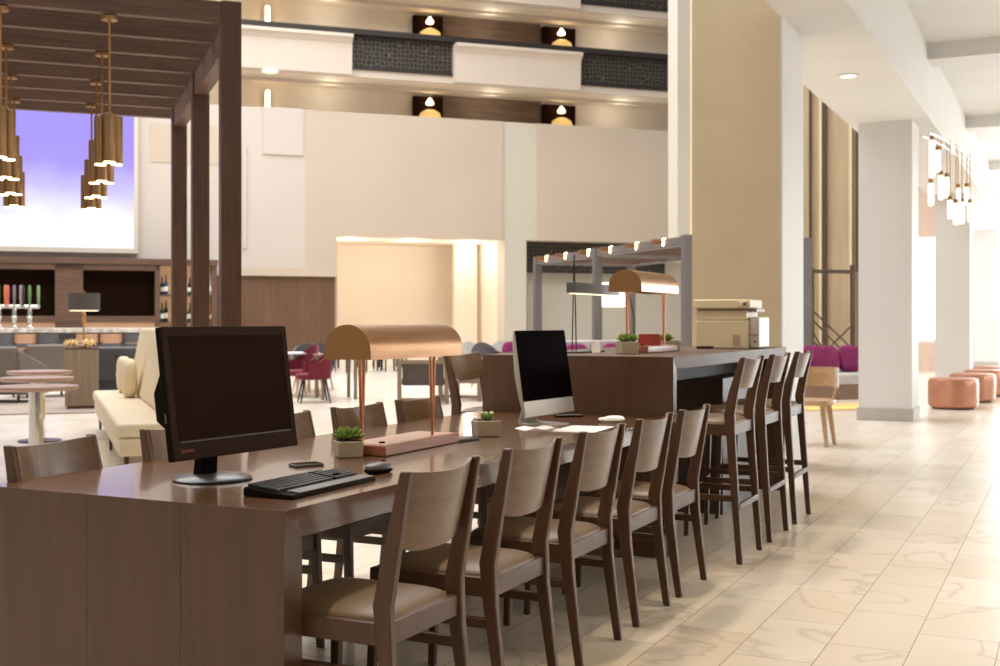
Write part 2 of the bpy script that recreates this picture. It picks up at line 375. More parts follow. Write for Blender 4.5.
# gallery levels
latt = lattice_mat()
def gallery(dz):
    zf = 9.27+dz
    AB('wall_gallery', s_l, SA(433, 2.2), 2.2, 2.4, zf-1.6, zf+.1, greyband)
    AB('wall_gallery', SA(541, 2.2), s_r+4, 2.2, 2.4, zf-1.6, zf+.1, greyband)
    AB('wall_gallery_panel', SA(433, 2.2), SA(541, 2.2), 2.2, 2.3, zf-1.6, zf+.1, grasscloth)
    AB('ceiling_gallery', s_l, s_r+4, 0.05, 2.3, zf, zf+.12, greyband)
    AB('trim_6', s_l, s_r+4, -.02, .12, zf-.02, zf+.22, paleband)       # slab edge
    AB('trim_7', s_l, s_r+4, 1.1, 1.2, zf-.1, zf, paleband)
    # bulging plaster fronts with crown moulding
    for a, b in ((s_l, SA(350)), (SA(452), SA(577))):
        o = MB().prism([(0, zf+.1), (-.1, zf-.06), (-.32, zf-.02), (-.36, zf+.95), (-.46, zf+1.08), (-.56, zf+1.14), (-.56, zf+1.24), (0, zf+1.24)], a+.0, b, 'x').build('wall_balcony', paleband, loc=(0, 40, 0), rz=AA); struct(o)
    for a, b in ((SA(350), SA(452)), (SA(577), s_r+4)):
        r = thing('balcony_railing', 'dark ornamental metal balustrade panel, '+('left' if b < 0 else 'right')+(' one in the lower gallery opening' if dz == 0 else ' one in the upper gallery'), 'railing', (0, 40, 0), AA)
        MB().box(a, b, -.06, -.02, zf+.28, zf+1.3).build('lattice_panel', latt, r)
        MB().box(a, b, -.1, .0, zf+.22, zf+.3).build('bottom_rail', darkmetal, r)
    h = AB('trim_8', s_l, s_r+4, -.3, .1, zf+1.3, zf+1.48, darkmetal)
    # niches with lamps
    for k, (u0, u1) in enumerate(((412, 441), (541, 573))):
        a, b = SA(u0, 2.2), SA(u1, 2.2)
        lv = 'lower' if dz == 0 else 'upper'
        n = thing('niche_sconce', 'glowing golden wall lamp in the dark niche on the %s gallery, %s one' % (lv, ('left', 'right')[k]), 'wall lamp', (0, 40, 0), AA, 'gallery sconces')
        c = (a+b)/2
        MB().box(a, b, 1.96, 2.19, zf-1.5, zf-.12).build('niche_box', darkniche, n)
        MB().lathe([(.02, zf-.2), (.13, zf-.36), (.13, zf-.42), (.08, zf-.44)], c, 1.78, 16).build('spot_head', bulb, n, smooth=True)
        MB().lathe([(.38, zf-1.4), (.40, zf-.90), (.34, zf-.74), (.18, zf-.64)], c, 1.75, 20).build('lamp_shade', mat('golden_lamp_shade', (236, 200, 128), .5, emit=.55, ec=(240, 196, 110)), n, smooth=True)
    s = SA(268, 2.0)
    n = thing('tube_sconce', 'bright vertical tube light on the '+('lower' if dz == 0 else 'upper')+' gallery wall at the left', 'wall lamp', (0, 40, 0), AA)
    MB().lathe([(.06, zf-1.3), (.06, zf-.25)], s, 2.05, 12).build('glowing_tube', bulb, n, smooth=True)
    MB().box(s-.12, s+.12, 2.1, 2.19, zf-1.35, zf-.2).build('backplate', alu, n)
for zg in (8.9, 11.7):
    for u in (200, 330, 490, 620): point('gallery_fill', A(SA(u, 1.2), 1.2, zg), 14, (1, .93, .78), .2)  # fill lights added to brighten the galleries, no fixtures here
gallery(0); gallery(2.82)
dl = thing('downlight', 'round bright downlight under the lower gallery edge at left', 'ceiling light', A(SA(270, -.2), -.2, 9.19), 0)
MB().lathe([(.3, .0), (.3, .03), (.24, .03)], 0, 0, 20).build('trim_ring', white, dl); MB().lathe([(.23, -.01), (.23, .02)], 0, 0, 20).build('lens', bulb_soft, dl)
# far pillar between wall and columns
struct(MB().box(SA(668, -11.5), SA(690, -12), -12, -11.5, 2.75, 13, ).build('wall_pillar', cream2, loc=(0, 40, 0), rz=AA))
struct(MB().box(SA(690, -10.9), SA(760, -11), -11, -10.9, 0, 13, ).build('wall_pillar', tan, loc=(0, 40, 0), rz=AA))
# dark lattice frieze
fz = MB().box(SA(527, .9), SA(665, .9), .9, 1.0, 3.0, ZO-.01).build('lattice_frieze', latt, loc=(0, 40, 0), rz=AA); tag(fz, 'dark pierced metal frieze high on the far wall behind the canopy', 'wall panel')
# backlit screen
sx = SA(134, -.15)
bs = thing('backlit_panel', 'large glowing violet and white wall panel above the bar', 'light panel', (0, 40, 0), AA)
MB().box(-24, sx, -.18, -.1, 3.5, 8.2).build('glowing_panel', glow_panel_mat(), bs)
fr = MB(); fr.box(-24, sx+.12, -.26, -.05, 3.36, 3.5); fr.box(sx, sx+.12, -.26, -.05, 3.5, 8.2); fr.build('panel_frame', paleband, bs)
# ================================================================= BAR
q0 = -1.6
bb = thing('back_bar', 'long walnut back bar cabinet with dark openings and lit bottle shelves', 'bar cabinet', (0, 40, 0), AA)
sb = lambda u: SA(u, q0)
zb = lambda v, u=100: H+(322-v)*(40+.327*sb(u)+.945*q0)/F
m = MB(); m.box(-22, sb(218), q0-.05, q0+.9, zb(264), zb(258)); m.build('cornice', barwood, bb)
m = MB()
for a, b in ((55, 83), (155, 160), (212, 217)): m.box(sb(a), sb(b), q0, q0+.8, 0, zb(264))
m.box(-22, sb(160), q0, q0+.8, zb(270), zb(264)); m.box(-22, sb(160), q0-.02, q0+.8, zb(322), zb(316)); m.box(-22, sb(218), q0, q0+.8, 0, 1.1)
m.build('cabinet_frame', barwood, bb)
MB().box(-22, sb(157), q0+.5, q0+.6, zb(318), zb(266)).build('screen_recess', darkniche, bb)
MB().box(-22, sb(157), q0+.02, q0+.7, 1.1, zb(319)).build('splashback', barlight, bb)
MB().box(sb(160), sb(213), q0+.6, q0+.65, 1.1, zb(264)).build('shelf_back', mat('lit_shelf_back', (214, 170, 130), .6, emit=.25, ec=(230, 180, 130)), bb)
zs1, zs2 = zb(322), zb(294)
for z in (zs1, zs2): MB().box(sb(160), sb(213), q0+.05, q0+.6, z-.05, z).build('shelf', barwood, bb)
bt = {}
cols = [('dark', (28, 30, 24)), ('amber', (150, 90, 40)), ('blue', (50, 70, 110)), ('green', (40, 66, 40)), ('clear', (190, 176, 160)), ('black', (20, 16, 16))]
pos = [162.5, 166.5, 186.5, 190.5, 208, 211.5]; words = ['leftmost', 'second from left', 'third from left', 'fourth from left', 'fifth from left', 'rightmost']
k = 0
for j, z in enumerate((zs2, zs1)):
    for i, u in enumerate(pos):
        cn, cc = cols[(i*2+j*3) % 6] ; h = .52+.06*((i+j) % 3)
        o = thing('liquor_bottle', '%s glass bottle on the %s lit bar shelf, %s' % (cn, ('upper', 'lower')[j], words[i]), 'bottle', A(sb(u), q0+.25, z), AA, 'bottles on the back bar shelves')
        MB().lathe([(.055, 0), (.06, .02), (.06, h*.55), (.022, h*.72), (.02, h)], 0, 0, 12).build('bottle_body', mat('bottle_'+cn, cc, .15), o, smooth=True)
        MB().lathe([(.062, h*.18), (.062, h*.42)], 0, 0, 12).build('bottle_label', paper if (i+j) % 2 else mat('cream_label', (214, 200, 170), .7), o, smooth=True)
# front bar counter
q1 = -8.5
fb = thing('bar_counter', 'long bar counter with speckled marble top and panelled front', 'bar', (0, 40, 0), AA)
sf = lambda u: SA(u, q1)
MB().box(-24, sf(163), q1-.1, q1+.7, 1.02, 1.13).build('countertop', marble_top, fb, bevel=.015)
MB().box(-24, sf(160), q1+.1, q1+.6, 0, 1.02).build('bar_front', slatefab, fb)
for u in (-20, 26, 88, 112, 134):
    MB().box(sf(u)-.2, sf(u)+.2, q1+.06, q1+.1, .6, .98).build('front_panel', barlight, fb)
# beer taps
def tower(u, hs, lab):
    o = thing('beer_tap_tower', lab, 'beer tap', A(sf(u), q1+.3, 1.13), AA, 'beer taps on the bar')
    MB().lathe([(.1, 0), (.1, .03), (.05, .06), (.045, .2), (.07, .26), (.045, .32), (.05, .5)], 0, 0, 14).build('tower', chrome, o, smooth=True)
    n = len(hs)
    MB().tube([(-.22, 0, .5), (.22, 0, .5)], .045, 10).build('tap_rail', chrome, o, smooth=True)
    for i, c in enumerate(hs):
        x = -.19+.38*i/(n-1)
        MB().lathe([(.02, .5), (.025, .6), (.038, .78), (.034, .96), (.015, 1.0)], x, -.04, 10).build('tap_handle', mat('tap_handle_%d_%d_%d' % c, c, .35), o, smooth=True)
tower(-2, [(60, 40, 40), (40, 60, 40), (196, 96, 104)], 'chrome beer tap tower at the left frame edge with pink handle')
tower(13.5, [(206, 120, 50), (120, 110, 108), (52, 46, 50)], 'chrome beer tap tower with an orange handle')
tower(29, [(150, 140, 128), (96, 130, 74), (120, 150, 96)], 'chrome beer tap tower with green handles')
# bar stools at the bar
def bar_stool_back(u, lab):
    o = thing('low_back_bar_stool', lab, 'bar stool', A(SA(u, -9.3), -9.3, 0), AA, 'stools along the far bar')
    MB().pillow((0, 0, .74), .24, .22, .04, .4, .4).build('seat', slatefab, o, smooth=True)
    pts = []
    m = MB(); n = 8
    for i in range(n+1):
        a = R(200+140*i/n); pts.append((math.cos(a)*.25, math.sin(a)*.25))
    inn = [(x*.9, y*.9) for x, y in pts][::-1]; m.prism(pts+inn, .8, 1.0, 'z'); m.build('backrest', barlight if int(u) % 2 else slatefab, o, smooth=True)
    for sx_, sy_ in ((-1,-1),(1,-1),(1,1),(-1,1)):
        MB().tube([(sx_*.17, sy_*.15, .72), (sx_*.22, sy_*.2, 0)], .018, 8).build('leg', darkmetal, o, smooth=True)
    for sx_ in (-1, 1): MB().tube([(sx_*.22, -.1, .8), (sx_*.18, .0, .72)], .015, 6).build('back_support', darkmetal, o)
for i, u in enumerate((4, 25, 48, 87, 111, 134)):
    bar_stool_back(u, 'low-backed bar stool at the far bar, '+['leftmost', 'second from left', 'third from left', 'fourth from left', 'fifth from left', 'rightmost'][i])
# ================================================================= PERGOLA
pg = thing('timber_pergola', 'dark timber pergola with slatted roof on square posts at left', 'pergola')
PX = [(-2.45, 10.7), (-3.26, 12.8), (-4.02, 14.9)]
zt = 4.16
# local frame along atrium depth: origin at near post
ox, oy = PX[0]
pg.location = (ox, oy, 0); pg.rotation_euler = (0, 0, R(21))
for k, d in enumerate((0, 2.25, 4.45)):
    MB().box(-.09, .09, d-.09, d+.09, 0, zt if k == 0 else 3.945).build('post', beamwood, pg, bevel=.004)
    MB().box(-.1, .1, d-.1, d+.1, 0, .08).build('post_shoe', darkmetal, pg)
MB().box(-.07, .07, .09, 2.16, 3.72, 3.94).build('side_beam', slatwood, pg); MB().box(-.07, .07, 2.34, 4.36, 3.72, 3.94).build('side_beam', slatwood, pg)
for i in range(8):
    d = -.04+i*.745
    MB().box(-9.0, -.09 if i == 0 else .05, d-.04, d+.05, 3.95 if i else 3.96, 4.16 if i else 4.15).build('slat' if i else 'front_beam', slatwood, pg)
MB().box(-9.0, -8.8, 0, 5.4, 3.72, 3.94).build('side_beam', slatwood, pg)
# pendants
def pend_proto(name):
    o = thing(name, 'x', 'pendant lamp', (0, 0, 0), AA, 'brass cylinder pendants under the pergola')
    MB().lathe([(.07, 0), (.07, .03), (.04, .04)], 0, 0, 14).xf(Matrix.Translation((0, 0, -.04))).build('ceiling_canopy', brass, o, smooth=True)
    MB().tube([(.0, 0, -.02), (.0, 0, -.86)], .011, 8).build('stem', brass, o, smooth=True)
    for i, (x, y, z) in enumerate(((.0, 0, -.86), (-.075, .07, -.875), (.062, .10, -.865))):
        c = MB().lathe([(.012, z+.01), (.05, z), (.053, z-.01), (.053, z-.42)], x, y, 20, cap=False).build('cylinder_shade', pbrass, o, smooth=True)
        MB().lathe([(.047, z-.428), (.047, z-.415)], x, y, 16).build('glowing_lens', bulb, c)
    MB().tube([(-.075, .07, -.862), (0, 0, -.85), (.062, .10, -.852)], .01, 6).build('branch_arm', brass, o)
    return o
def under(lx, i):
    a, b = rot(R(21), lx, i*.745+.005); return (ox+a, oy+b)
rowR = [under(-1.04, i) for i in (0, 2, 4, 6)]
rowL = [under(-1.92, i) for i in (0, 2, 4, 6)]
p0 = None
nm = ['nearest the camera', 'second from the front', 'third from the front', 'farthest from the camera']
for rw, row in (('right', rowR), ('left', rowL)):
    for i, (x, y) in enumerate(row):
        lab = 'brass triple-cylinder pendant under pergola, %s row, %s' % (rw, nm[i])
        # drop so that every lamp hangs at one height
        if p0 is None:
            p0 = pend_proto('pendant_lamp'); p0.location = (x, y, 3.953); p0['label'] = lab
        else: dup(p0, (x, y, 3.953), AA, lab)
# ================================================================= TABLE AND COUNTER
tb = thing('long_table', 'long walnut work table with solid end panel and polished top', 'table', T(2.657, 1.95), TA)
LT = 6.165-2.657
MB().prism([(0, .75), (LT, .75), (LT, .665), (.085, .665)], 0, 1.16, 'y').build('tabletop', walnut, tb, bevel=.0015)
for a, b in ((0, .365), (.3655, .728), (.7285, 1.16)):
    MB().prism([(0, 0), (.085, 0), (.085, .6645), (0, .7495)], a, b, 'y').build('end_panel', walnut_v, tb, bevel=.001)
MB().box(.3, LT-.1, .28, .81, .6, .6645).build('apron', mat('dark_underframe', (48, 32, 24), .6), tb)
MB().box(LT-.09, LT, 0.02, 1.14, 0, .6645).build('far_panel', walnut_v, tb)
hc = thing('high_counter', 'bar-height walnut counter joined to the end of the long table', 'counter', T(6.17, 1.95), TA)
LC = 8.98-6.17
MB().prism([(0, 1.08), (LC, 1.08), (LC, 1.01), (.06, 1.01)], 0, 1.16, 'y').build('countertop', walnut_c, hc, bevel=.0015)
MB().prism([(0, 0), (.06, 0), (.06, 1.0095), (0, 1.0795)], 0, 1.16, 'y').build('end_panel', walnut_v, hc, bevel=.001)
MB().box(LC-.06, LC, 0, 1.16, 0, .9995).build('end_panel', walnut_v, hc, bevel=.002)
MB().box(.06, LC-.06, .3, .8, .9, .9995).build('apron', MC['dark_underframe'], hc)
MB().box(1.45, 2.3, .12, .98, 0, .9).build('storage_box', wood('dark_walnut', (52, 34, 24), (72, 48, 34), .5), hc, bevel=.003)
# ---- chairs
def chair(name, seat, top, lab, cat, group, stool=False):
    o = thing(name, lab, cat, (0, 0, 0), TA, group)
    W2 = .205
    for sx_ in (-1, 1):
        x = sx_*W2; xf = sx_*(W2+.012 if stool else W2)
        st = [(xf if 1 else x, -.262, 0), (x, -.215, seat-.12), (x, -.205, seat+.02), (x, -.225, seat+.13), (x, -.275, top-.01), (x, -.278, top)]
        MB().bar(st, [.026, .032, .032, .03, .024, .022], [.03, .046, .056, .052, .032, .03]).build('rear_leg', chairwood, o, bevel=.005)
        MB().bar([(x*(1.04), .235, 0), (x, .215, seat-.03)], [.026, .034], [.026, .036]).build('front_leg', chairwood, o, bevel=.004)
        zz = .30 if not stool else .34
        MB().box(x-.011, x+.011, -.225, .22, zz-.016, zz+.016).build('side_stretcher', chairwood, o, bevel=.003)
    m = MB(); m.box(-W2+.014, W2-.014, .2, .226, seat-.09, seat-.028)
    m.box(-W2+.014, W2-.014, -.225, -.195, seat-.09, seat-.028)
    for sx_ in (-1, 1): m.box(sx_*W2-.011, sx_*W2+.011, -.2, .205, seat-.09, seat-.028)
    m.build('seat_frame', chairwood, o, bevel=.003)
    MB().pillow((0, .005, seat-.037), .200, .222, .044, .75, .32, 36, 14).build('seat_cushion', leather, o, smooth=True)
    if stool:
        MB().box(-W2, W2, .21, .235, .285, .315).build('footrest', chairwood, o, bevel=.003)
        MB().box(-W2, W2, -.262, -.242, .285, .315).build('rear_stretcher', chairwood, o, bevel=.003)
    else:
        MB().box(-W2, W2, .205, .225, .38, .41).build('front_stretcher', chairwood, o, bevel=.003)
    # curved plywood backrest
    m = MB(); n = 14; vs = []; fs = []
    zb_, nz_ = seat+.155, 6
    for side in (0, 1):
        for j in range(nz_+1):
            f = j/nz_
            for i in range(n+1):
                u = -1+2*i/n; x = u*(W2-.012)
                zl = zb_+ (.045*abs(u)**5)
                zh = top-.004-.012*(1-u*u)
                z = zl+(zh-zl)*f
                yc = -.222-.052*(z-zb_)/(top-zb_) - .042*(1-u*u)+.008
                vs.append((x, yc-(.006 if side else -.006), z))
    N = (n+1)*(nz_+1)
    for j in range(nz_):
        for i in range(n):
            a = j*(n+1)+i; q = (a, a+1, a+n+2, a+n+1); fs.append(q); fs.append(tuple(v+N for v in q[::-1]))
    bd = [i for i in range(n+1)]+[j*(n+1)+n for j in range(1, nz_+1)]+[nz_*(n+1)+i for i in range(n-1, -1, -1)]+[j*(n+1) for j in range(nz_-1, 0, -1)]
    for a, b in zip(bd, bd[1:]+bd[:1]): fs.append((a, b, b+N, a+N))
    m.add(vs, fs); m.build('backrest', chairback, o, smooth=True)
    return o
ts = [2.96, 3.60, 4.24, 4.87, 5.46]
rl = ['nearest wooden chair on the right side of the long table, beside its end panel', 'second wooden chair from the front on the right side of the long table', 'middle wooden chair on the right side of the long table',
      'fourth wooden chair from the front on the right side of the long table', 'farthest wooden chair on the right side of the long table, next to the high counter']
ll = ['wooden chair behind the table at far left, left of the black monitor', 'wooden chair on the far side of the table, mostly hidden by the black monitor', 'wooden chair on the far side of the table, peeking out right of the black monitor',
      'wooden chair on the far side of the table, behind the left copper lamp rod', 'wooden chair on the far side of the table, behind the right copper lamp rod']
c0 = chair('dining_chair', .475, .867, rl[0], 'chair', 'wooden chairs around the long table'); c0.location = T(ts[0], 1.895)
for i in range(1, 5): dup(c0, T(ts[i], 1.895), TA, rl[i])
for i in range(5): dup(c0, T(ts[i]+(.04 if i == 0 else .02), 2.875), TA+math.pi+(.12 if i == 0 else 0), ll[i])
sl = ['nearest tall wooden bar stool at the right side of the high counter', 'middle tall wooden bar stool at the right side of the high counter', 'farthest tall wooden bar stool at the right side of the high counter, by the column']
s0 = chair('bar_stool', .76, 1.085, sl[0], 'bar stool', 'tall stools at the high counter', True)
tt = [6.32, 7.0, 7.68]; s0.location = T(tt[0], 1.83)
for i in (1, 2): dup(s0, T(tt[i], 1.83), TA, sl[i])
for i in (0, 1): dup(s0, T(tt[i]+.06, 3.08), TA+math.pi, ['tall wooden bar stool behind the left end of the high counter', 'tall wooden bar stool behind the high counter, hidden past the silver computer'][i])
# ---- black computer
mo = thing('desktop_monitor', 'large black all-in-one computer on a round foot at the table front', 'computer', (-.885, 3.86, .7505), R(59.5))
tl = Matrix.Translation((0, 0, .3)) @ Matrix.Rotation(R(-8), 4, 'X') @ Matrix.Translation((0, 0, -.3))
def M(mb, name, m, par, **k): return mb.xf(tl).build(name, m, par, **k)
# local x along the screen, screen faces -y
w2, zl, zh = .285, .088, .505
c = M(MB().box(-w2, w2, -.012, .014, zl, zh), 'casing', blackpl, mo, bevel=.004)
fr = MB(); fr.box(-w2, w2, -.018, -.0121, zh-.03, zh); fr.box(-w2, w2, -.018, -.0121, zl, zl+.062); fr.box(-w2, -w2+.022, -.018, -.0121, zl+.062, zh-.03); fr.box(w2-.022, w2, -.018, -.0121, zl+.062, zh-.03)
M(fr, 'bezel', mat('matte_black_bezel', (62, 48, 40), .5, var=.03, spec=.15), mo, bevel=.0015)
M(MB().box(-w2+.022, w2-.022, -.0145, -.0122, zl+.062, zh-.03), 'screen', blackgl, mo)
M(MB().box(-w2+.03, w2-.03, -.0195, -.0181, zl+.055, zl+.059), 'bezel_line', mat('dark_trim_line', (92, 78, 68), .4), mo)
M(MB().prism([(-w2-.004+.0, .0), (0, 0), (0, 0)][:0] or [(.0142, zl+.10), (.05, zl+.13), (.05, zh-.2), (.0142, zh-.14)], -w2+.004, w2-.004, 'x'), 'rear_cover', blackpl, mo, bevel=.003)
M(MB().box(-w2-.002, -w2, .0, .006, zl+.12, zl+.15), 'side_port', graypl, mo)
MB().bar([(0, .11, .01), (0, .10, .12), (0, .085, .24)], [.07, .07, .07], [.045, .04, .03]).build('neck', blackpl, mo, bevel=.006)
MB().lathe([(.125, 0), (.13, .004), (.12, .012), (.03, .02)], 0, .075, 40).build('foot', mat('foot_black_satin', (60, 48, 40), .3), mo, smooth=True)
def text(s, size, m, name, par, mtx):
    cu = bpy.data.curves.new(name, 'FONT'); cu.body = s; cu.size = size; cu.extrude = .0003; cu.align_x = 'CENTER'; cu.align_y = 'CENTER'
    tmp = bpy.data.objects.new('tmp', cu); C.objects.link(tmp); bpy.context.view_layer.update()
    me = bpy.data.meshes.new_from_object(tmp.evaluated_get(bpy.context.evaluated_depsgraph_get())); bpy.data.objects.remove(tmp)
    me.transform(mtx); me.materials.clear(); me.materials.append(m)
    o = bpy.data.objects.new(name, me); C.objects.link(o); o.parent = par; return o
RX = Matrix.Rotation(R(90), 4, 'X')
text('lenovo', .02, mat('red_logo', (168, 40, 36), .4), 'red_logo', mo, tl @ Matrix.Translation((-w2+.055, -.0192, zl+.03)) @ RX)
# ---- keyboard
kb = thing('keyboard', 'black keyboard with grey palm rest on the near right of the table', 'keyboard', T(3.065, 2.14, .7505), TA+R(1))
MB().prism([(-.09, 0), (-.085, .012), (-.02, .016), (.085, .028), (.09, .02), (.09, 0)], -.235, .235, 'x').xf(Matrix.Rotation(0, 4, 'Z')).build('keyboard_base', blackpl, kb, bevel=.003)
MB().prism([(-.082, .0135), (-.035, .0165), (-.035, .0185), (-.082, .0155)], -.19, .232, 'x').build('palm_rest', graypl, kb)
keym = mat('key_black', (22, 20, 19), .5)
rows = [(-.018, [1]*3+[6]+[1]*4), (.002, [2]+[1]*10+[2]), (.020, [1.5]+[1]*11+[1.5]), (.038, [1.3]+[1]*11+[1.7]), (.056, [1]*13+[1.5]), (.075, [1]*14)]
for y, ks in rows:
    tot = sum(ks); x = -.222; un = .30/tot
    for wk in ks:
        z = .0175+(y+.02)*.118
        MB().box(x+.001, x+wk*un-.001, y-.0078, y+.0078, z, z+.007).build('key', keym, kb); x += wk*un
    for i in range(3 if y != .002 else 1):
        xx = .095+i*.0205; MB().box(xx, xx+.018, y-.0078, y+.0078, z, z+.007).build('key', keym, kb)
    if y < .074:
        for i in range(3): xx = .16+i*.0205; MB().box(xx, xx+.018, y-.0078, y+.0078, z, z+.007).build('key', keym, kb)
# ---- mouse
ms = thing('computer_mouse', 'black and grey computer mouse at the far end of the keyboard', 'mouse', T(3.47, 2.15, .7505), TA+R(80))
MB().pillow((0, 0, .012), .032, .058, .022, .8, .8, 20, 12).xf(Matrix.Translation((0, 0, .004))).build('mouse_body', mat('mouse_grey', (92, 88, 88), .3), ms, smooth=True)
MB().pillow((0, 0, .010), .033, .060, .0095, .5, .8, 20, 8).build('mouse_underside', blackpl, ms, smooth=True)
MB().tube([(0, -.03, .0385), (0, -.018, .0395)], .003, 8).build('scroll_wheel', blackpl, ms)
# ---- tablet-like slab behind keyboard
ph = thing('mobile_phone', 'thin dark phone lying between the black monitor and potted succulent', 'phone', (-.70, 4.26, .7505), R(34))
MB().box(-.055, .055, -.035, .035, 0, .009).build('phone_body', graypl, ph, bevel=.003); MB().box(-.05, .05, -.031, .031, .0092, .0102).build('phone_screen', blackgl, ph)
ph = thing('mobile_phone', 'dark grey phone near the copper lamp base and pale succulent', 'phone', (-.165, 5.16, .7505), R(48))
MB().box(-.075, .075, -.035, .035, 0, .012).build('phone_body', graypl, ph, bevel=.003); MB().box(-.07, .07, -.031, .031, .0122, .0132).build('phone_screen', mat('slate_screen', (80, 86, 92), .2), ph)
# ---- planters
def planter(loc, rz, sx_, sy_, h, lab, mt, kind, group):
    o = thing('potted_succulent', lab, 'potted plant', loc, rz, group)
    m = MB(); a, b = sx_/2, sy_/2
    m.hexa([(-a*.92, -b*.92, 0), (a*.92, -b*.92, 0), (a*.92, b*.92, 0), (-a*.92, b*.92, 0)], [(-a, -b, h), (a, -b, h), (a, b, h), (-a, b, h)])
    m.build('pot', potmat, o, bevel=.004)
    MB().box(-a*.86, a*.86, -b*.86, b*.86, h-.002, h+.004).build('soil', mat('dark_soil', (60, 46, 34), .9), o)
    lf = MB(); rnd = random.Random(int(sx_*1000)+len(lab))
    for r in range(5 if kind else 4):
        cx, cy = rnd.uniform(-a*.6, a*.6), rnd.uniform(-b*.5, b*.5)
        for ring, (n, el, ln) in enumerate(((7, 20, .032), (6, 48, .034), (4, 74, .036))):
            for i in range(n):
                an = 2*math.pi*(i+.5*ring)/n+r; e = R(el)
                if kind: ln2 = ln*1.35
                else: ln2 = ln*.7
                d = Vector((math.cos(an)*math.cos(e), math.sin(an)*math.cos(e), math.sin(e)))
                p = Vector((cx, cy, h+.006))
                lf.tube([p, p+d*ln2*.5, p+d*ln2], .0035, 6, .001) if False else lf.add(*leaf(p, d, ln2, .009 if kind else .008))
    lf.build('foliage', mt, o, smooth=True)
    if not kind:
        fl = MB()
        for i in range(5): fl.pillow((rnd.uniform(-a*.7, a*.7), rnd.uniform(-b*.6, b*.6), h+.03), .011, .011, .009, 1, 1, 10, 6)
        fl.build('pale_rosettes', palegreen, o, smooth=True)
    return o
def leaf(p, d, L_, wd):
    side = d.cross(Vector((0, 0, 1)))
    side = side.normalized() if side.length > .01 else Vector((1, 0, 0))
    up = side.cross(d).normalized()
    st = [(0, .35), (.35, .9), (.7, 1), (1, .08)]
    vs = []
    for f, ww in st:
        c = p+d*L_*f+up*L_*.18*f*f
        for a in range(6):
            an = 2*math.pi*a/6; vs.append(c+side*wd*ww*math.cos(an)+up*wd*.5*ww*math.sin(an))
    fs = [(i*6+k, i*6+(k+1) % 6, (i+1)*6+(k+1) % 6, (i+1)*6+k) for i in range(3) for k in range(6)]+[(5,4,3,2,1,0), (18,19,20,21,22,23)]
    return vs, fs
planter((-.585, 4.55, .7505), R(20), .10, .10, .062, 'small green succulent in stone pot beside the copper lamp base', darkgreen, 1, 'succulent pots')
planter((-.065, 5.38, .7505), R(20), .115, .10, .072, 'small pale succulent in stone pot beside the silver computer', darkgreen, 0, 'succulent pots')
planter(W(627, 7.0, 1.0805), R(20), .115, .10, .07, 'green succulent in stone pot on the high counter, left of the red cards', darkgreen, 1, 'succulent pots')
planter(W(669, 7.9, 1.0805), R(20), .13, .10, .06, 'green succulent in stone pot on the high counter behind the lamp tray', darkgreen, 1, 'succulent pots')
# ---- arched copper lamps
def arch_lamp(loc, lab):
    o = thing('arched_table_lamp', lab, 'table lamp', loc, TA, 'arched copper lamps')
    # local x along the table; origin at centre of base
    b = MB().box(-.42, .19, -.115, .095, 0, .04).build('base_tray', copperwood, o, bevel=.004)
    MB().box(-.40, .17, -.10, .08, .0402, .042).build('tray_inlay', mat('copper_inlay', (190, 146, 116), .45, 0), o)
    r, n = .106, 20; z0 = .375; x0, x1 = -.51, .23
    prof = []
    for i in range(n+1):
        a = math.pi*i/n; prof.append((r*math.cos(a), z0+.035+ .1*math.sin(a)))
    outer = [(r, z0)]+prof+[(-r, z0)]
    inn = [(-r+.006, z0)]+[(p[0]*.94, z0+.035+(p[1]-z0-.035)*.94) for p in prof[::-1]]+[(r-.006, z0)]
    MB().prism(outer+inn, x0, x1, 'x').build('curved_shade', copper, o, smooth=True)
    MB().prism(outer, x0-.004, x0, 'x').build('end_cap', mat('satin_bronze_cap', (160, 118, 70), .45, .15), o)
    MB().prism(outer, x1, x1+.004, 'x').build('end_cap', mat('satin_bronze_cap', (160, 118, 70), .45, .15), o)
    MB().box(x0+.05, x1-.05, -.03, .03, z0+.05, z0+.06).build('light_strip', bulb_soft, o)
    for xb, yb in ((-.33, .05), (.03, -.07)):
        for dx in (-.02, .02):
            MB().tube([(xb, yb, .038), (xb+dx, yb, z0+.06)], .0072, 10).build('rod', copper_rod, o, smooth=True)
    MB().lathe([(.012, .042), (.012, .048)], -.34, -.05, 12).build('cable_port', blackpl, o)
    return o
arch_lamp(T(4.32, 2.50, .7505), 'copper half-cylinder lamp on rods on the long table, larger of the two')
arch_lamp(T(7.30, 2.45, 1.0805), 'copper half-cylinder lamp on the high counter in front of the grey canopy')
# ---- silver computer
im = thing('silver_computer', 'silver all-in-one computer with black screen facing right on the table', 'computer', (.225, 5.975, .7505), R(59.5))
tl = Matrix.Translation((0, 0, .26)) @ Matrix.Rotation(R(-8), 4, 'X') @ Matrix.Translation((0, 0, -.26))
zl, zh, w2 = .05, .478, .262
def bulge(mb_):
    vs = []; 
    return mb_
M(MB().prism([(-.006, zl), (.004, zl), (.018, zl+.1), (.026, (zl+zh)/2), (.016, zh-.06), (.002, zh), (-.006, zh)], -w2, w2, 'x'), 'casing', alu, im, bevel=.002)
M(MB().box(-w2, w2, -.009, -.0061, zl+.078, zh), 'screen', deepgl, im, bevel=.0012)
M(MB().box(-w2, w2, -.009, -.0061, zl, zl+.077), 'chin', alu, im, bevel=.0012)
MB().prism([(.02, .27), (.045, .20), (.105, .012), (.09, .0), (-.10, 0), (-.10, .006), (.075, .01), (.09, .02), (.032, .20), (.012, .27)], -.09, .09, 'x').build('stand', alu, im, bevel=.001)
ph = thing('mobile_phone', 'black phone lying behind the silver computer by the counter panel', 'phone', (.375, 6.48, .7505), R(10))
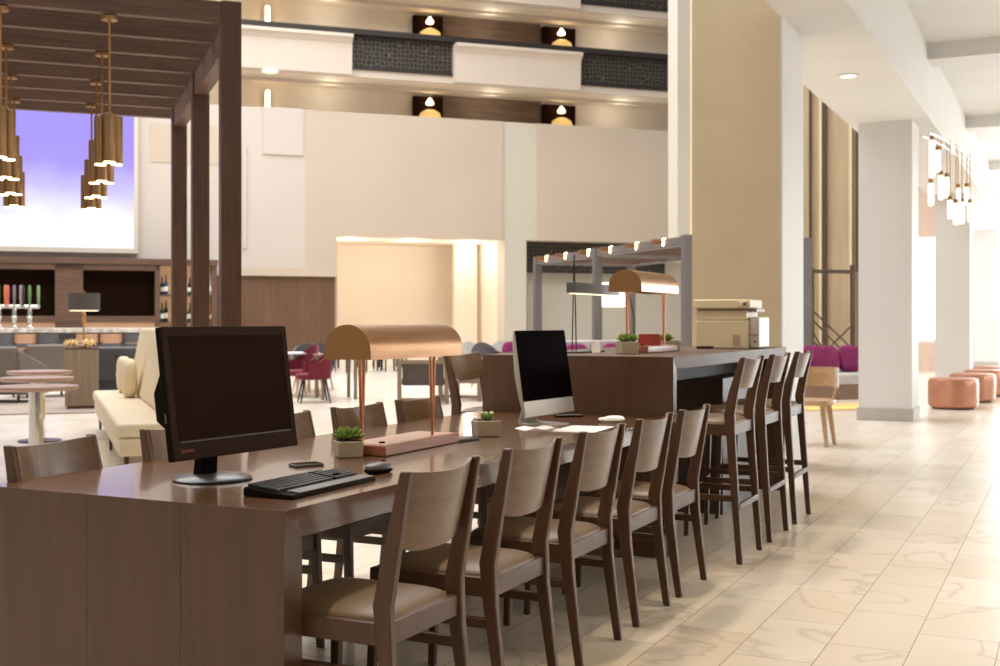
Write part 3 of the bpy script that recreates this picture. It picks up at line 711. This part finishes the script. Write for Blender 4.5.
MB().box(-.075, .075, -.035, .035, 0, .009).build('phone_body', blackpl, ph, bevel=.003); MB().box(-.07, .07, -.031, .031, .0092, .0102).build('phone_screen', mat('grey_blue_screen', (120, 130, 140), .2), ph)
# papers
pp = thing('paper_stack', 'loose white papers on the table right of the silver computer', 'papers', T(5.30, 2.13, .7505), TA+R(4))
for k in range(3): MB().box(-.15+k*.012, .15+k*.006, -.105-k*.004, .105, .0015*k, .0015*k+.0012).build('paper_sheet', paper, pp)
pb = thing('open_booklet', 'open white booklet at the silver computer foot', 'booklet', (.19, 5.72, .7505), R(20))
MB().prism([(-.1, .001), (-.05, .012), (0, .003), (.05, .012), (.1, .001)]+[(.1, 0), (-.1, 0)], -.07, .07, 'y').build('booklet_pages', paper, pb)
hw = thing('white_headset', 'white coiled earphones case beyond the papers near the counter', 'earphones', T(5.82, 2.16, .7505), TA)
MB().pillow((0, 0, .014), .055, .05, .014, .7, .8, 18, 8).build('case_body', paper, hw, smooth=True)
ring = [(math.cos(a*math.pi/10)*.075-.04, math.sin(a*math.pi/10)*.06, .012) for a in range(21)]
MB().tube(ring, .008, 8).build('coiled_cable', paper, hw, smooth=True)
# ---- printer
pr = thing('office_printer', 'ivory office printer with scanner lid on the high counter by the column', 'printer', T(8.28, 2.05, 1.0805), TA)
# x away from camera, y to the left
MB().box(0, .34, .02, .40, 0, .20).build('printer_body', printer_m, pr, bevel=.008)
MB().box(.0, .34, .03, .40, .201, .27).build('paper_path', printer_m, pr, bevel=.006)
MB().box(-.02, .35, .0, .41, .285, .35).build('scanner_lid', printer_m, pr, bevel=.008)
MB().box(.01, .33, .04, .39, .268, .287).build('scanner_bed', mat('warm_grey_plastic', (170, 152, 128), .5), pr)
MB().box(.05, .36, -.05, .018, 0.005, .225).build('side_unit', printer_w, pr, bevel=.008)
MB().box(.04, .0499, -.045, .014, .095, .099).build('unit_seam', graypl, pr)
MB().box(.044, .0499, -.03, -.01, .045, .055).build('dark_mark', graypl, pr)
MB().box(-.004, .0, .075, .125, .02, .1).build('side_vent', mat('pinkish_vent', (196, 168, 146), .6), pr)
m = MB(); m.box(-.034, -.0205, .015, .075, .30, .335); m.build('control_panel', mat('panel_light', (240, 232, 214), .3), pr, bevel=.003)
MB().box(-.036, -.0342, .02, .045, .306, .33).build('panel_display', mat('olive_display', (120, 112, 80), .3), pr)
MB().box(.06, .30, -.03, .02, .262, .284).build('hand_rest', mat('warm_grey_plastic', (170, 152, 128), .5), pr)
cb = thing('card_holder', 'small dark card holder lying in front of the printer', 'card holder', T(8.14, 2.34, 1.0805), TA)
MB().box(-.03, .03, -.055, .055, 0, .02).build('holder_base', mat('brown_box', (84, 60, 46), .5), cb, bevel=.003)
for i in range(4): MB().box(-.032, -.0302, -.045+i*.025, -.03+i*.025, .005, .016).build('card_slot', blackpl, cb)
# ---- cards on counter
for k, (u, Y) in enumerate(((644, 7.35), (654.5, 7.42))):
    o = thing('folded_red_card', 'folded red tent card on lamp tray, '+('left' if k == 0 else 'right')+' one', 'card', W(u, Y, 1.1235), R(10), 'red tent cards')
    MB().prism([(-.03, 0), (-.027, 0), (0, .065), (.027, 0), (.03, 0), (0, .071)], -.034, .034, 'x').build('card_sheet', red, o)
o = thing('white_tent_card', 'small white tent card standing on the high counter', 'card', W(595, 7.3, 1.0805), R(12))
MB().prism([(-.03, 0), (-.027, 0), (0, .064), (.027, 0), (.03, 0), (0, .07)], -.028, .028, 'x').build('card_sheet', paper, o)
# ---- slate bar lamp on V rods
o = thing('slate_bar_lamp', 'slim slate-grey bar lamp on thin black rods, left end of high counter', 'table lamp', T(6.72, 2.72, 1.0805), TA)
MB().box(-.14, .62, -.03, .03, .365, .43).build('bar_shade', slatebar, o, bevel=.003)
MB().box(-.12, .6, -.02, .02, .36, .3649).build('light_strip', bulb_soft, o)
for dx in (-.035, .035): MB().tube([(dx, .036, .01), (0, .036, .60)], .004, 8).build('rod', darkmetal, o)
MB().box(-.12, .3, -.05, .05, 0, .012).build('base_plate', slatebar, o, bevel=.003)
# ================================================================= CANOPY
NP = (2.86, 18.0)
cn = thing('metal_canopy', 'grey steel framed canopy with slatted roof beyond the high counter', 'canopy', (NP[0], NP[1], 0), AA)
cl, cwid, ch = 6.4, 2.1, 2.6
for x in (0, cwid):
    for y in (0, 3.4, cl):
        MB().box(x-.07, x+.07, y-.07, y+.07, 0, ch).build('post', graymetal, cn)
for x in (0, cwid): MB().box(x-.05, x+.05, .07, cl-.07, ch-.16, ch-.02).build('side_beam', graymetal, cn)
for y in (0, 3.4, cl): MB().box(.07, cwid-.07, y-.05, y+.05, ch-.16, ch-.02).build('cross_beam', graymetal, cn)
for i in range(11):
    y = .5+i*.6; MB().box(.07, cwid-.07, y-.04, y+.04, ch-.14, ch-.1).build('roof_slat', slatwood, cn)
# screen at the canopy's right end
sc_ = thing('metal_screen', 'dark metal framed screen with crossing diagonal bars behind the sofa', 'screen', (NP[0]+cwid*.945+.1, NP[1]+cwid*.327+.35, 0), AA)
for x in (.1, .88): MB().box(x-.03, x+.03, -.03, .03, 0, 2.14 if x < .5 else 2.2).build('upright', bronzem, sc_)
MB().box(.13, .85, -.03, .03, 2.06, 2.12).build('top_rail', bronzem, sc_)
for a, b in (((.13, .6), (.85, 1.2)), ((.13, 1.45), (.85, .85)), ((.13, .95), (.85, .45)), ((.13, 1.1), (.5, .55)), ((.13, 1.3), (.85, .65))):
    MB().tube([(a[0], 0, a[1]), (b[0], 0, b[1])], .014, 6).build('diagonal_bar', bronzem, sc_)
gp = MB().box(.92, 1.5, -.012, .012, .3, 2.1).build('glass_pane', glass, sc_)
# string spotlights along the left beam
for i, u in enumerate((548, 567, 590, 612, 638, 665)):
    # along line from far post to near post
    r = (u-500)/F; vx, vy = -.327, .945
    d = (NP[0]-r*NP[1])/(r*vy-vx)
    o = thing('canopy_spotlight', 'small glowing spotlight on the canopy edge beam, '+['leftmost', 'second from left', 'third from left', 'fourth from left', 'fifth from left', 'rightmost'][i]+' of six', 'spotlight', (NP[0]+vx*d-.06, NP[1]+vy*d, ch-.07), AA, 'spotlights on the canopy beam')
    MB().tube([(-.17, -.03, 0), (-.02, -.03, 0)], .05, 12).build('spot_body', copper, o, smooth=True)
    MB().pillow((.03, -.05, 0), .055, .05, .07, 1, 1, 12, 8).build('bulb', bulb, o, smooth=True)
# arc floor lamp
o = thing('arc_floor_lamp', 'white drum floor lamp hanging from a dark arched stem under canopy', 'floor lamp', W(634, 20.5, 0), AA)
MB().lathe([(.16, 0), (.16, .03), (.02, .05)], 0, 0, 16).build('base', darkmetal, o, smooth=True)
pts = [(0, 0, .04), (0, 0, 1.0)]+[(-.22+.22*math.cos(R(a)), 0, 1.2+.62*math.sin(R(a))) for a in range(0, 120, 15)]
MB().tube(pts, .014, 8).build('arched_stem', darkmetal, o, smooth=True)
MB().lathe([(.2, 1.53), (.2, 1.95)], -.39, 0, 24).build('lamp_shade', mat('lit_white_shade', (255, 250, 240), .6, emit=1.2, ec=(255, 246, 226)), o, smooth=True)
# sofa under canopy with magenta cushions
o = thing('lounge_sofa', 'long low sofa under the canopy behind the high counter', 'sofa', W(600, 20.5, 0), AA)
MB().box(-1.0, 1.0, -.3, .35, .1, .42).build('sofa_base', palegrey, o, bevel=.02)
MB().box(-1.0, 1.0, .22, .4, .42, .95).build('sofa_back', palegrey, o, bevel=.03)
for i, x in enumerate((-.75, -.4, .3, .7)):
    p = thing('magenta_cushion', 'magenta cushion on the sofa under the canopy, '+['leftmost', 'second from left', 'second from right', 'rightmost'][i], 'cushion', (o.location.x+x*.945, o.location.y+x*.327, .425), AA, 'cushions under the canopy')
    MB().pillow((0, .08, .23), .22, .08, .24, .6, .6, 18, 10, rx=R(-12)).build('cushion_cover', magenta, p, smooth=True)
# ================================================================= RIGHT SIDE
# sofa with magenta cushions
so = thing('grey_sofa', 'light grey sofa on a wood plinth with warm glow beneath, beside the white column', 'sofa', W(836, 17.3, 0), AA)
MB().box(-.75, .9, -.2, .6, .14, .36).build('plinth', wood('sofa_walnut', (126, 98, 76), (146, 116, 92), .5), so, bevel=.01)
MB().box(-.75, .9, -.22, .6, .361, .52).build('seat_cushion', palegrey, so, bevel=.03, seg=3)
MB().box(-.75, .9, .4, .62, .52, .8).build('backrest', palegrey, so, bevel=.03, seg=3)
MB().box(-.5, .85, -.05, .5, .0, .03).build('under_glow_strip', mat('amber_strip', (255, 206, 110), .4, emit=1.1, ec=(255, 206, 130)), so)
m = MB().prism([(-.2, .52), (.42, .52), (.42, .9), (-.02, .86)], -.80, -.62, 'x'); m.build('side_arm', palegrey, so, bevel=.02)
for i, (x, rz) in enumerate(((-.58, .3), (-.30, -.3), (.02, .2), (.36, -.15), (.68, .2))):
    p = thing('magenta_cushion', 'plump magenta cushion on the grey sofa by the screen, '+['leftmost', 'second from left', 'middle one', 'second from right', 'rightmost'][i], 'cushion', (so.location.x+x*.945-.15*.327, so.location.y+x*.327+.12*.945, .525), AA+rz, 'cushions on the grey sofa')
    MB().pillow((0, .06, .2), .175, .08, .2, .6, .5, 24, 12, rx=R(-14)).build('cushion_cover', magenta, p, smooth=True)
# pale tub chair
ch_ = thing('bentwood_chair', 'pale oak chair with curved back beyond the bar stools', 'chair', W(812, 12.2, 0), R(-30))
m = MB(); n = 12
po = [(math.cos(R(a))*.27, math.sin(R(a))*.25) for a in range(-20, 201, 14)]; pi_ = [(x*.92, y*.92) for x, y in po][::-1]
m.prism(po+pi_, .60, .80, 'z').build('curved_backrest', lightwood, ch_, smooth=True)
MB().pillow((0, 0, .445), .23, .23, .035, .4, .6, 24, 8).build('seat', lightwood, ch_, smooth=True)
for a in (40, 140, 220, 320):
    x, y = math.cos(R(a)), math.sin(R(a))
    MB().tube([(x*.18, y*.18, .43), (x*.25, y*.25, 0)], .032, 8, .02).build('leg', lightwood, ch_, smooth=True)
for a in (10, 170): x, y = math.cos(R(a)), math.sin(R(a)); MB().tube([(x*.2, y*.2, .44), (x*.25, y*.24, .62)], .014, 8).build('back_support', lightwood, ch_, smooth=True)
# ottomans
ow = ['nearest round copper leather ottoman beside the white column', 'second round copper leather ottoman in the row', 'third round copper leather ottoman in the row', 'farthest round copper leather ottoman in the row']
ot = mat('copper_leather', (206, 146, 118), .36, .45, coat=.2)
for i, (x, y) in enumerate(((6.65, 17.3), (7.53, 18.8), (8.35, 20.3), (9.1, 21.8))):
    o = thing('round_ottoman', ow[i], 'ottoman', (x, y, 0), 0, 'copper leather ottomans')
    MB().lathe([(.31, .02), (.345, .05), (.35, .1), (.35, .38), (.335, .43), (.30, .45), (.15, .455)], 0, 0, 36).build('upholstered_drum', ot, o, smooth=True)
    MB().lathe([(.29, 0), (.29, .03)], 0, 0, 24).build('plinth', darkmetal, o)
    MB().tube([(math.cos(a*math.pi/18)*.338, math.sin(a*math.pi/18)*.338, .432) for a in range(37)], .006, 6).build('piping', ot, o, smooth=True)
# glass tube chandelier
tc_ = thing('glass_tube_chandelier', 'cluster of glowing glass tubes on a curved track near the ceiling, right', 'chandelier', (0, 0, 0))
YC = 15.5; kk = F/YC
def PZ(u, v, Y=YC): return ((u-500)/F*Y, Y, H+(322-v)*Y/F)
tubes = [(932, 140, 178), (931, 183, 206), (938, 150, 172), (941, 175, 200), (947, 177, 198), (950, 200, 219), (956, 203, 225), (958, 188, 212), (962, 202, 224), (967, 187, 205), (970, 203, 222)]
curve = [PZ(929+ (x*7.6), 133+ .45*x*x*.9+ x*2.6, 14.5+.35*x) for x in range(12)]
for dy in (0, .25): MB().tube([(a[0], a[1]+dy, a[2]) for a in curve], .015, 6).build('curved_track', alu, tc_, smooth=True)
for i, (u, a, b) in enumerate(tubes):
    Y = 14.6+.1*(i % 5)+.12*i
    x, y, z1 = PZ(u, a, Y); z0 = PZ(u, b, Y)[2]
    f = (u-929)/7.6; zt_ = H+(322-(133+.405*f*f+f*2.6))*(14.5+.35*f)/F
    MB().lathe([(.02, z0), (.035, z0+.02), (.035, z1-.02), (.02, z1)], x, y, 12).build('glass_tube', tube_glow, tc_, smooth=True)
    MB().tube([(x, y, z1), (x, y, max(zt_, z1+.05))], .006, 6).build('stem', brass, tc_)
    MB().lathe([(.03, z1), (.03, z1+.05)], x, y, 12).build('tube_cap', brass, tc_)
dl = thing('downlight', 'small recessed white downlight in the soffit right of the tan column', 'ceiling light', W(848, 12.32, 3.84), 0)
MB().lathe([(.11, -.004), (.11, .012), (.08, .012)], 0, 0, 24).build('trim_ring', white, dl); MB().lathe([(.078, -.006), (.078, .01)], 0, 0, 24).build('lens', bulb_soft, dl)
# ================================================================= LEFT SIDE
# pedestal tables
pl_ = ['nearest round pedestal table with pinkish top at the left edge', 'second round pedestal table behind the nearest at the left edge', 'farthest round pedestal table in the row at the left edge']
o0 = thing('pedestal_table', pl_[0], 'table', (-3.78, 9.6, 0), 0, 'round pedestal tables')
MB().lathe([(.31, .715), (.33, .73), (.33, .75), (.31, .752)], 0, 0, 40).build('tabletop', mat('rosy_tabletop', (188, 152, 136), .4), o0, smooth=True)
MB().lathe([(.055, .03), (.055, .715)], 0, 0, 24).build('column', chrome, o0, smooth=True)
MB().lathe([(.22, 0), (.22, .015), (.06, .035)], 0, 0, 32).build('base_plate', mat('dark_steel_base', (70, 62, 58), .3, .8), o0, smooth=True)
dup(o0, (-4.36, 11.1, 0), 0, pl_[1]); dup(o0, (-4.9, 12.55, 0), 0, pl_[2])
# banquette
bq = thing('cream_banquette', 'long cream leather banquette with high back and slim dark legs', 'sofa', (-3.02, 9.35, 0), AA+R(2))
Lb = 4.95
MB().box(0, .62, 0, Lb, .20, .34).build('seat_base', creamfab, bq, bevel=.01)
for i in range(3): MB().box(-.02, .52, i*Lb/3+.005, (i+1)*Lb/3-.005, .341, .46).build('seat_cushion', creamfab, bq, bevel=.035, seg=4)
for i in range(3): MB().prism([(.38, .462), (.56, .462), (.62, 1.2), (.52, 1.2)], i*Lb/3+.004, (i+1)*Lb/3-.004, 'y').build('back_panel', creamfab, bq, bevel=.03, seg=3)
for x in (.06, .56):
    for y in (.08, Lb/2, Lb-.08): MB().bar([(x, y, 0), (x, y, .2)], [.025, .04], [.025, .04]).build('leg', beamwood, bq)
for i, y in enumerate((4.45, 3.5)):
    lx, ly = rot(AA+R(2), .27, y)
    p = thing('cream_cushion', 'cream tufted cushion leaning on the banquette back, '+('farther' if i == 0 else 'nearer')+' one', 'cushion', (-3.02+lx, 9.35+ly, .465), AA+R(2), 'banquette cushions')
    MB().pillow((.03, 0, .2), .08, .22, .21, .6, .6, 20, 12).build('cushion_cover', creamfab, p, smooth=True)
    MB().pillow((-.05, 0, .2), .012, .018, .018, 1, 1, 8, 6).build('button', creamfab, p, smooth=True)
# wood plinth stand, lamp and decorative spheres
px, py, _ = W(82, 17.2)
st = thing('plinth_stand', 'square weathered wood plinth carrying the dark shaded lamp', 'plinth', (px, py, 0), AA)
MB().box(-.23, .23, -.23, .23, .06, .88).build('plinth_body', greywood, st, bevel=.006); MB().box(-.2, .2, -.2, .2, 0, .06).build('recessed_foot', barwood, st); MB().box(-.235, .235, -.235, .235, .881, .9).build('plinth_top', barwood, st)
lm = thing('drum_shade_lamp', 'brass table lamp with dark drum shade on the wood plinth', 'table lamp', (px+.02, py+.02, .9005), AA)
MB().lathe([(.08, 0), (.08, .02), (.016, .03), (.016, .36), (.03, .38), (.03, .5), (.012, .52), (.012, .62)], 0, 0, 20).build('stem', brass, lm, smooth=True)
MB().lathe([(.225, .54), (.225, .79), (.21, .79), (.21, .54), (.225, .54)], 0, 0, 36, cap=False).build('lamp_shade', darkshade, lm, smooth=True)
MB().lathe([(.20, .53), (.20, .545)], 0, 0, 24).build('lower_diffuser', bulb_soft, lm); MB().lathe([(.02, .79), (.012, .83)], 0, 0, 10).build('finial', brass, lm)
for i, (dx, dy) in enumerate(((-.16, -.12), (-.05, -.15), (.1, -.14), (.17, -.06), (-.13, .02))):
    o = thing('gold_ornament', 'spiky gold ornament at the lamp foot, '+['front left', 'front centre', 'front right', 'right rear', 'left rear'][i]+' one', 'ornament', (px+dx, py+dy, .9005), i*.7, 'gold ornaments on the plinth')
    m = MB()
    for k in range(9):
        a = k*2.4; e = math.asin(-1+2*(k+.5)/9); d = Vector((math.cos(a)*math.cos(e), math.sin(a)*math.cos(e), math.sin(e)))*.062
        m.tube([Vector((0, 0, .065)), Vector((0, 0, .065))+d], .024, 6, .012)
    m.build('ornament_body', mat('pale_gold', (250, 216, 150), .35, .4), o, smooth=True)  # one even pale gold, no emission
# grey curved lounge seats
def lounge(u, Y, rz, wd, lab, m, tuft=False):
    x, y, _ = W(u, Y); o = thing('lounge_chair', lab, 'armchair', (x, y, 0), rz, 'grey lounge seating by the bar')
    MB().box(-wd/2, wd/2, -.35, .35, .14, .42).build('seat', m, o, bevel=.04, seg=3)
    MB().prism([(.28, .40), (.42, .36), (.52, .88), (.42, .9)], -wd/2, wd/2, 'x').build('backrest', m, o, bevel=.03, seg=3)
    for s in (-1, 1): MB().prism([(-.36, .14), (.4, .14), (.46, .84), (-.3, .58)], s*wd/2-.05, s*wd/2+.05, 'x').build('armrest', m, o, bevel=.025, seg=3)
    for sx_ in (-1, 1):
        for sy_ in (-1, 1): MB().tube([(sx_*(wd/2-.08), sy_*.28, .14), (sx_*(wd/2-.08), sy_*.3, 0)], .02, 8).build('leg', darkmetal, o)
    if tuft:
        for i in range(3):
            for j in range(2): MB().pillow((-.3+i*.3, .452+.0+ .05*j, .55+.2*j), .02, .01, .02, 1, 1, 8, 6).build('button', darkmetal, o)
lounge(8, 18.6, AA+R(150), .9, 'taupe grey lounge chair seen from behind at the left frame edge', greyfab)
lounge(45, 20.2, AA+R(205), 1.0, 'taupe grey lounge chair with sloping arm between pedestal tables and plinth', greyfab)
lounge(124, 18.4, AA+R(165), .85, 'dark slate tufted armchair between the plinth and cream banquette', slatefab, True)
# low platform edge / rug
rg = MB().box(-3.4, .4, 0, 3.4, .001, .02).build('area_rug', mat('grey_brown_rug', (168, 152, 138), .9, bump=.3), loc=W(92, 16.4, 0), rz=AA); tag(rg, 'flat grey-brown rug under the lounge seats by the bar', 'rug')
# ================================================================= MIDDLE DINING AREA
def tub(u, Y, rz, m, lab, group, legs=lightwood):
    x, y, _ = W(u, Y); o = thing('tub_chair', lab, 'chair', (x, y, 0), rz, group)
    n = 18; vs = []; fs = []
    N = 2*(n+1)
    for side in (1, .88):
        for f in (0, 1):
            for i in range(n+1):
                a = R(-25+230*i/n); c = max(0, math.sin(a)); hgt = .44+ (.18+.26*c**1.5 if f else 0) - (.04 if not f else 0)
                vs.append((math.cos(a)*.29*side*(1+.08*f), math.sin(a)*.27*side*(1+.12*f), hgt))
    for i in range(n):
        fs += [(i, i+1, n+2+i, n+1+i), (N+i+1, N+i, N+n+1+i, N+n+2+i), (n+1+i, n+2+i, N+n+2+i, N+n+1+i), (i+1, i, N+i, N+i+1)]
    fs += [(0, n+1, N+n+1, N), (n, N+n, N+2*n+1, 2*n+1)]
    MB().add(vs, fs).build('shell_back', m, o, smooth=True)
    MB().pillow((0, -.02, .41), .26, .27, .055, .5, .6, 22, 10).build('seat', m, o, smooth=True)
    for sx_ in (-1, 1):
        for sy_ in (-1, 1): MB().tube([(sx_*.16, sy_*.16, .38), (sx_*.24, sy_*.23, 0)], .02, 8, .012).build('leg', legs, o, smooth=True)
    return o
tub(301, 20.0, R(-50), burg, 'burgundy tub chair facing left, just right of the black monitor', 'burgundy tub chairs')
tub(314, 18.7, R(-75), burg, 'burgundy tub chair in front of its partner, by the lamp end', 'burgundy tub chairs', darkmetal)
tub(308, 21.5, R(20), slatefab, 'slate-backed chair behind the burgundy pair, left one', 'slate chairs by the round table')
tub(320, 22.3, R(10), slatefab, 'slate-backed chair behind the burgundy pair, right one', 'slate chairs by the round table')
def dtable(u, Y, r, lab, top=None, z=.74, leg=lightwood):
    x, y, _ = W(u, Y); o = thing('dining_table', lab, 'table', (x, y, 0), AA, 'tables in the dining area')
    MB().box(-r, r, -r, r, z-.03, z).build('tabletop', top or white, o, bevel=.004)
    for sx_ in (-1, 1):
        for sy_ in (-1, 1): MB().bar([(sx_*(r-.06), sy_*(r-.06), 0), (sx_*(r-.06), sy_*(r-.06), z-.03)], .05, .05).build('leg', leg, o)
dtable(292, 20.6, .42, 'white square dining table beside the burgundy chairs')
dtable(336, 19.6, .33, 'small slender-legged side table under the copper lamp shade end', greywood, .74, greywood)
# framed lounge chairs
def frame_chair(u, Y, rz, wd, lab, fab):
    x, y, _ = W(u, Y); o = thing('framed_armchair', lab, 'armchair', (x, y, 0), rz, 'wood framed armchairs')
    h = .70
    for s in (-1, 1):
        for yy in (-.3, .32): MB().box(s*wd/2-.03, s*wd/2+.03, yy-.03, yy+.03, 0, h-.04).build('leg', greywood, o)
        MB().box(s*wd/2-.035, s*wd/2+.035, -.33, .35, h-.04, h).build('armrest', greywood, o, bevel=.004)
    MB().box(-wd/2+.03, wd/2-.03, -.32, -.27, h-.08, h-.02).build('back_rail', greywood, o)
    MB().box(-wd/2+.03, wd/2-.03, -.31, -.27, .04, .09).build('lower_rail', greywood, o)
    MB().prism([(-.26, .36), (-.2, .36), (-.24, .66), (-.3, .66)], -wd/2+.05, wd/2-.05, 'x').build('back_cushion', fab, o, bevel=.015)
    MB().box(-wd/2+.04, wd/2-.04, -.26, .3, .28, .40).build('seat_cushion', fab, o, bevel=.03, seg=3)
frame_chair(423, 18.6, R(4), .74, 'wood framed armchair with dark cushion seen from behind under the lamp shade', mat('charcoal_brown_fabric', (88, 78, 74), .8))
frame_chair(468, 19.3, R(-24), .7, 'wood framed armchair right of its twin, turned partly away', mat('taupe_weave', (150, 134, 122), .8))
tub(471, 24.0, R(170), palegrey, 'pale grey tub chair left of the high counter end', 'pale grey tub chairs', darkmetal)
tub(500, 25.0, R(190), palegrey, 'pale grey tub chair just left of the silver computer', 'pale grey tub chairs', darkmetal)
tub(487, 23.0, R(160), slatefab, 'dark chair between the two pale grey tub chairs', 'dark dining chairs')
p = thing('magenta_cushion', 'single magenta cushion left of the silver computer, behind the counter', 'cushion', W(512, 22.5, .46), AA)
MB().pillow((0, 0, .22), .2, .08, .22, .6, .6, 18, 10).build('cushion_cover', magenta, p, smooth=True)
b = thing('upholstered_bench', 'pale upholstered bench behind the high counter', 'bench', W(520, 22.5, 0), AA)
MB().box(-.6, .6, -.25, .3, .38, .455).build('bench_seat', palegrey, b, bevel=.02)
for s in (-1, 1): MB().box(s*.5-.03, s*.5+.03, -.2, .2, 0, .38).build('leg', greywood, b)
# far dining chairs near the bright opening
k = 0
def simple_chair(u, Y, rz, lab):
    x, y, _ = W(u, Y); o = thing('far_dining_chair', lab, 'chair', (x, y, 0), rz, 'distant dining chairs by the bright opening')
    MB().box(-.22, .22, -.22, .22, .42, .47).build('seat', slatefab, o, bevel=.01)
    MB().prism([(.18, .5), (.22, .5), (.27, .84), (.23, .84)], -.22, .22, 'x').build('backrest', slatefab, o, bevel=.01)
    for sx_ in (-1, 1):
        for sy_ in (-1, 1): MB().bar([(sx_*.19, sy_*.2, 0), (sx_*.18, sy_*.18, .5 if sy_ > 0 else .42)], .03, .03).build('leg', darkmetal, o)
for i, (u, Y, rz) in enumerate(((341, 30.5, 20), (356, 29.5, 110), (372, 30.5, 200), (384, 31.5, 40), (396, 30.2, 150), (452, 30.0, 20))):
    simple_chair(u, Y, R(rz), 'distant dark dining chair in front of the bright opening, '+['leftmost', 'second from left', 'third from left', 'third from right', 'second from right', 'rightmost'][i])
for i, (u, Y) in enumerate(((348, 32.6), (388, 33.2))):
    dtable(u, Y, .4, 'distant square dining table by the bright opening, '+('left', 'right')[i]+' one', greywood, .74, darkmetal)
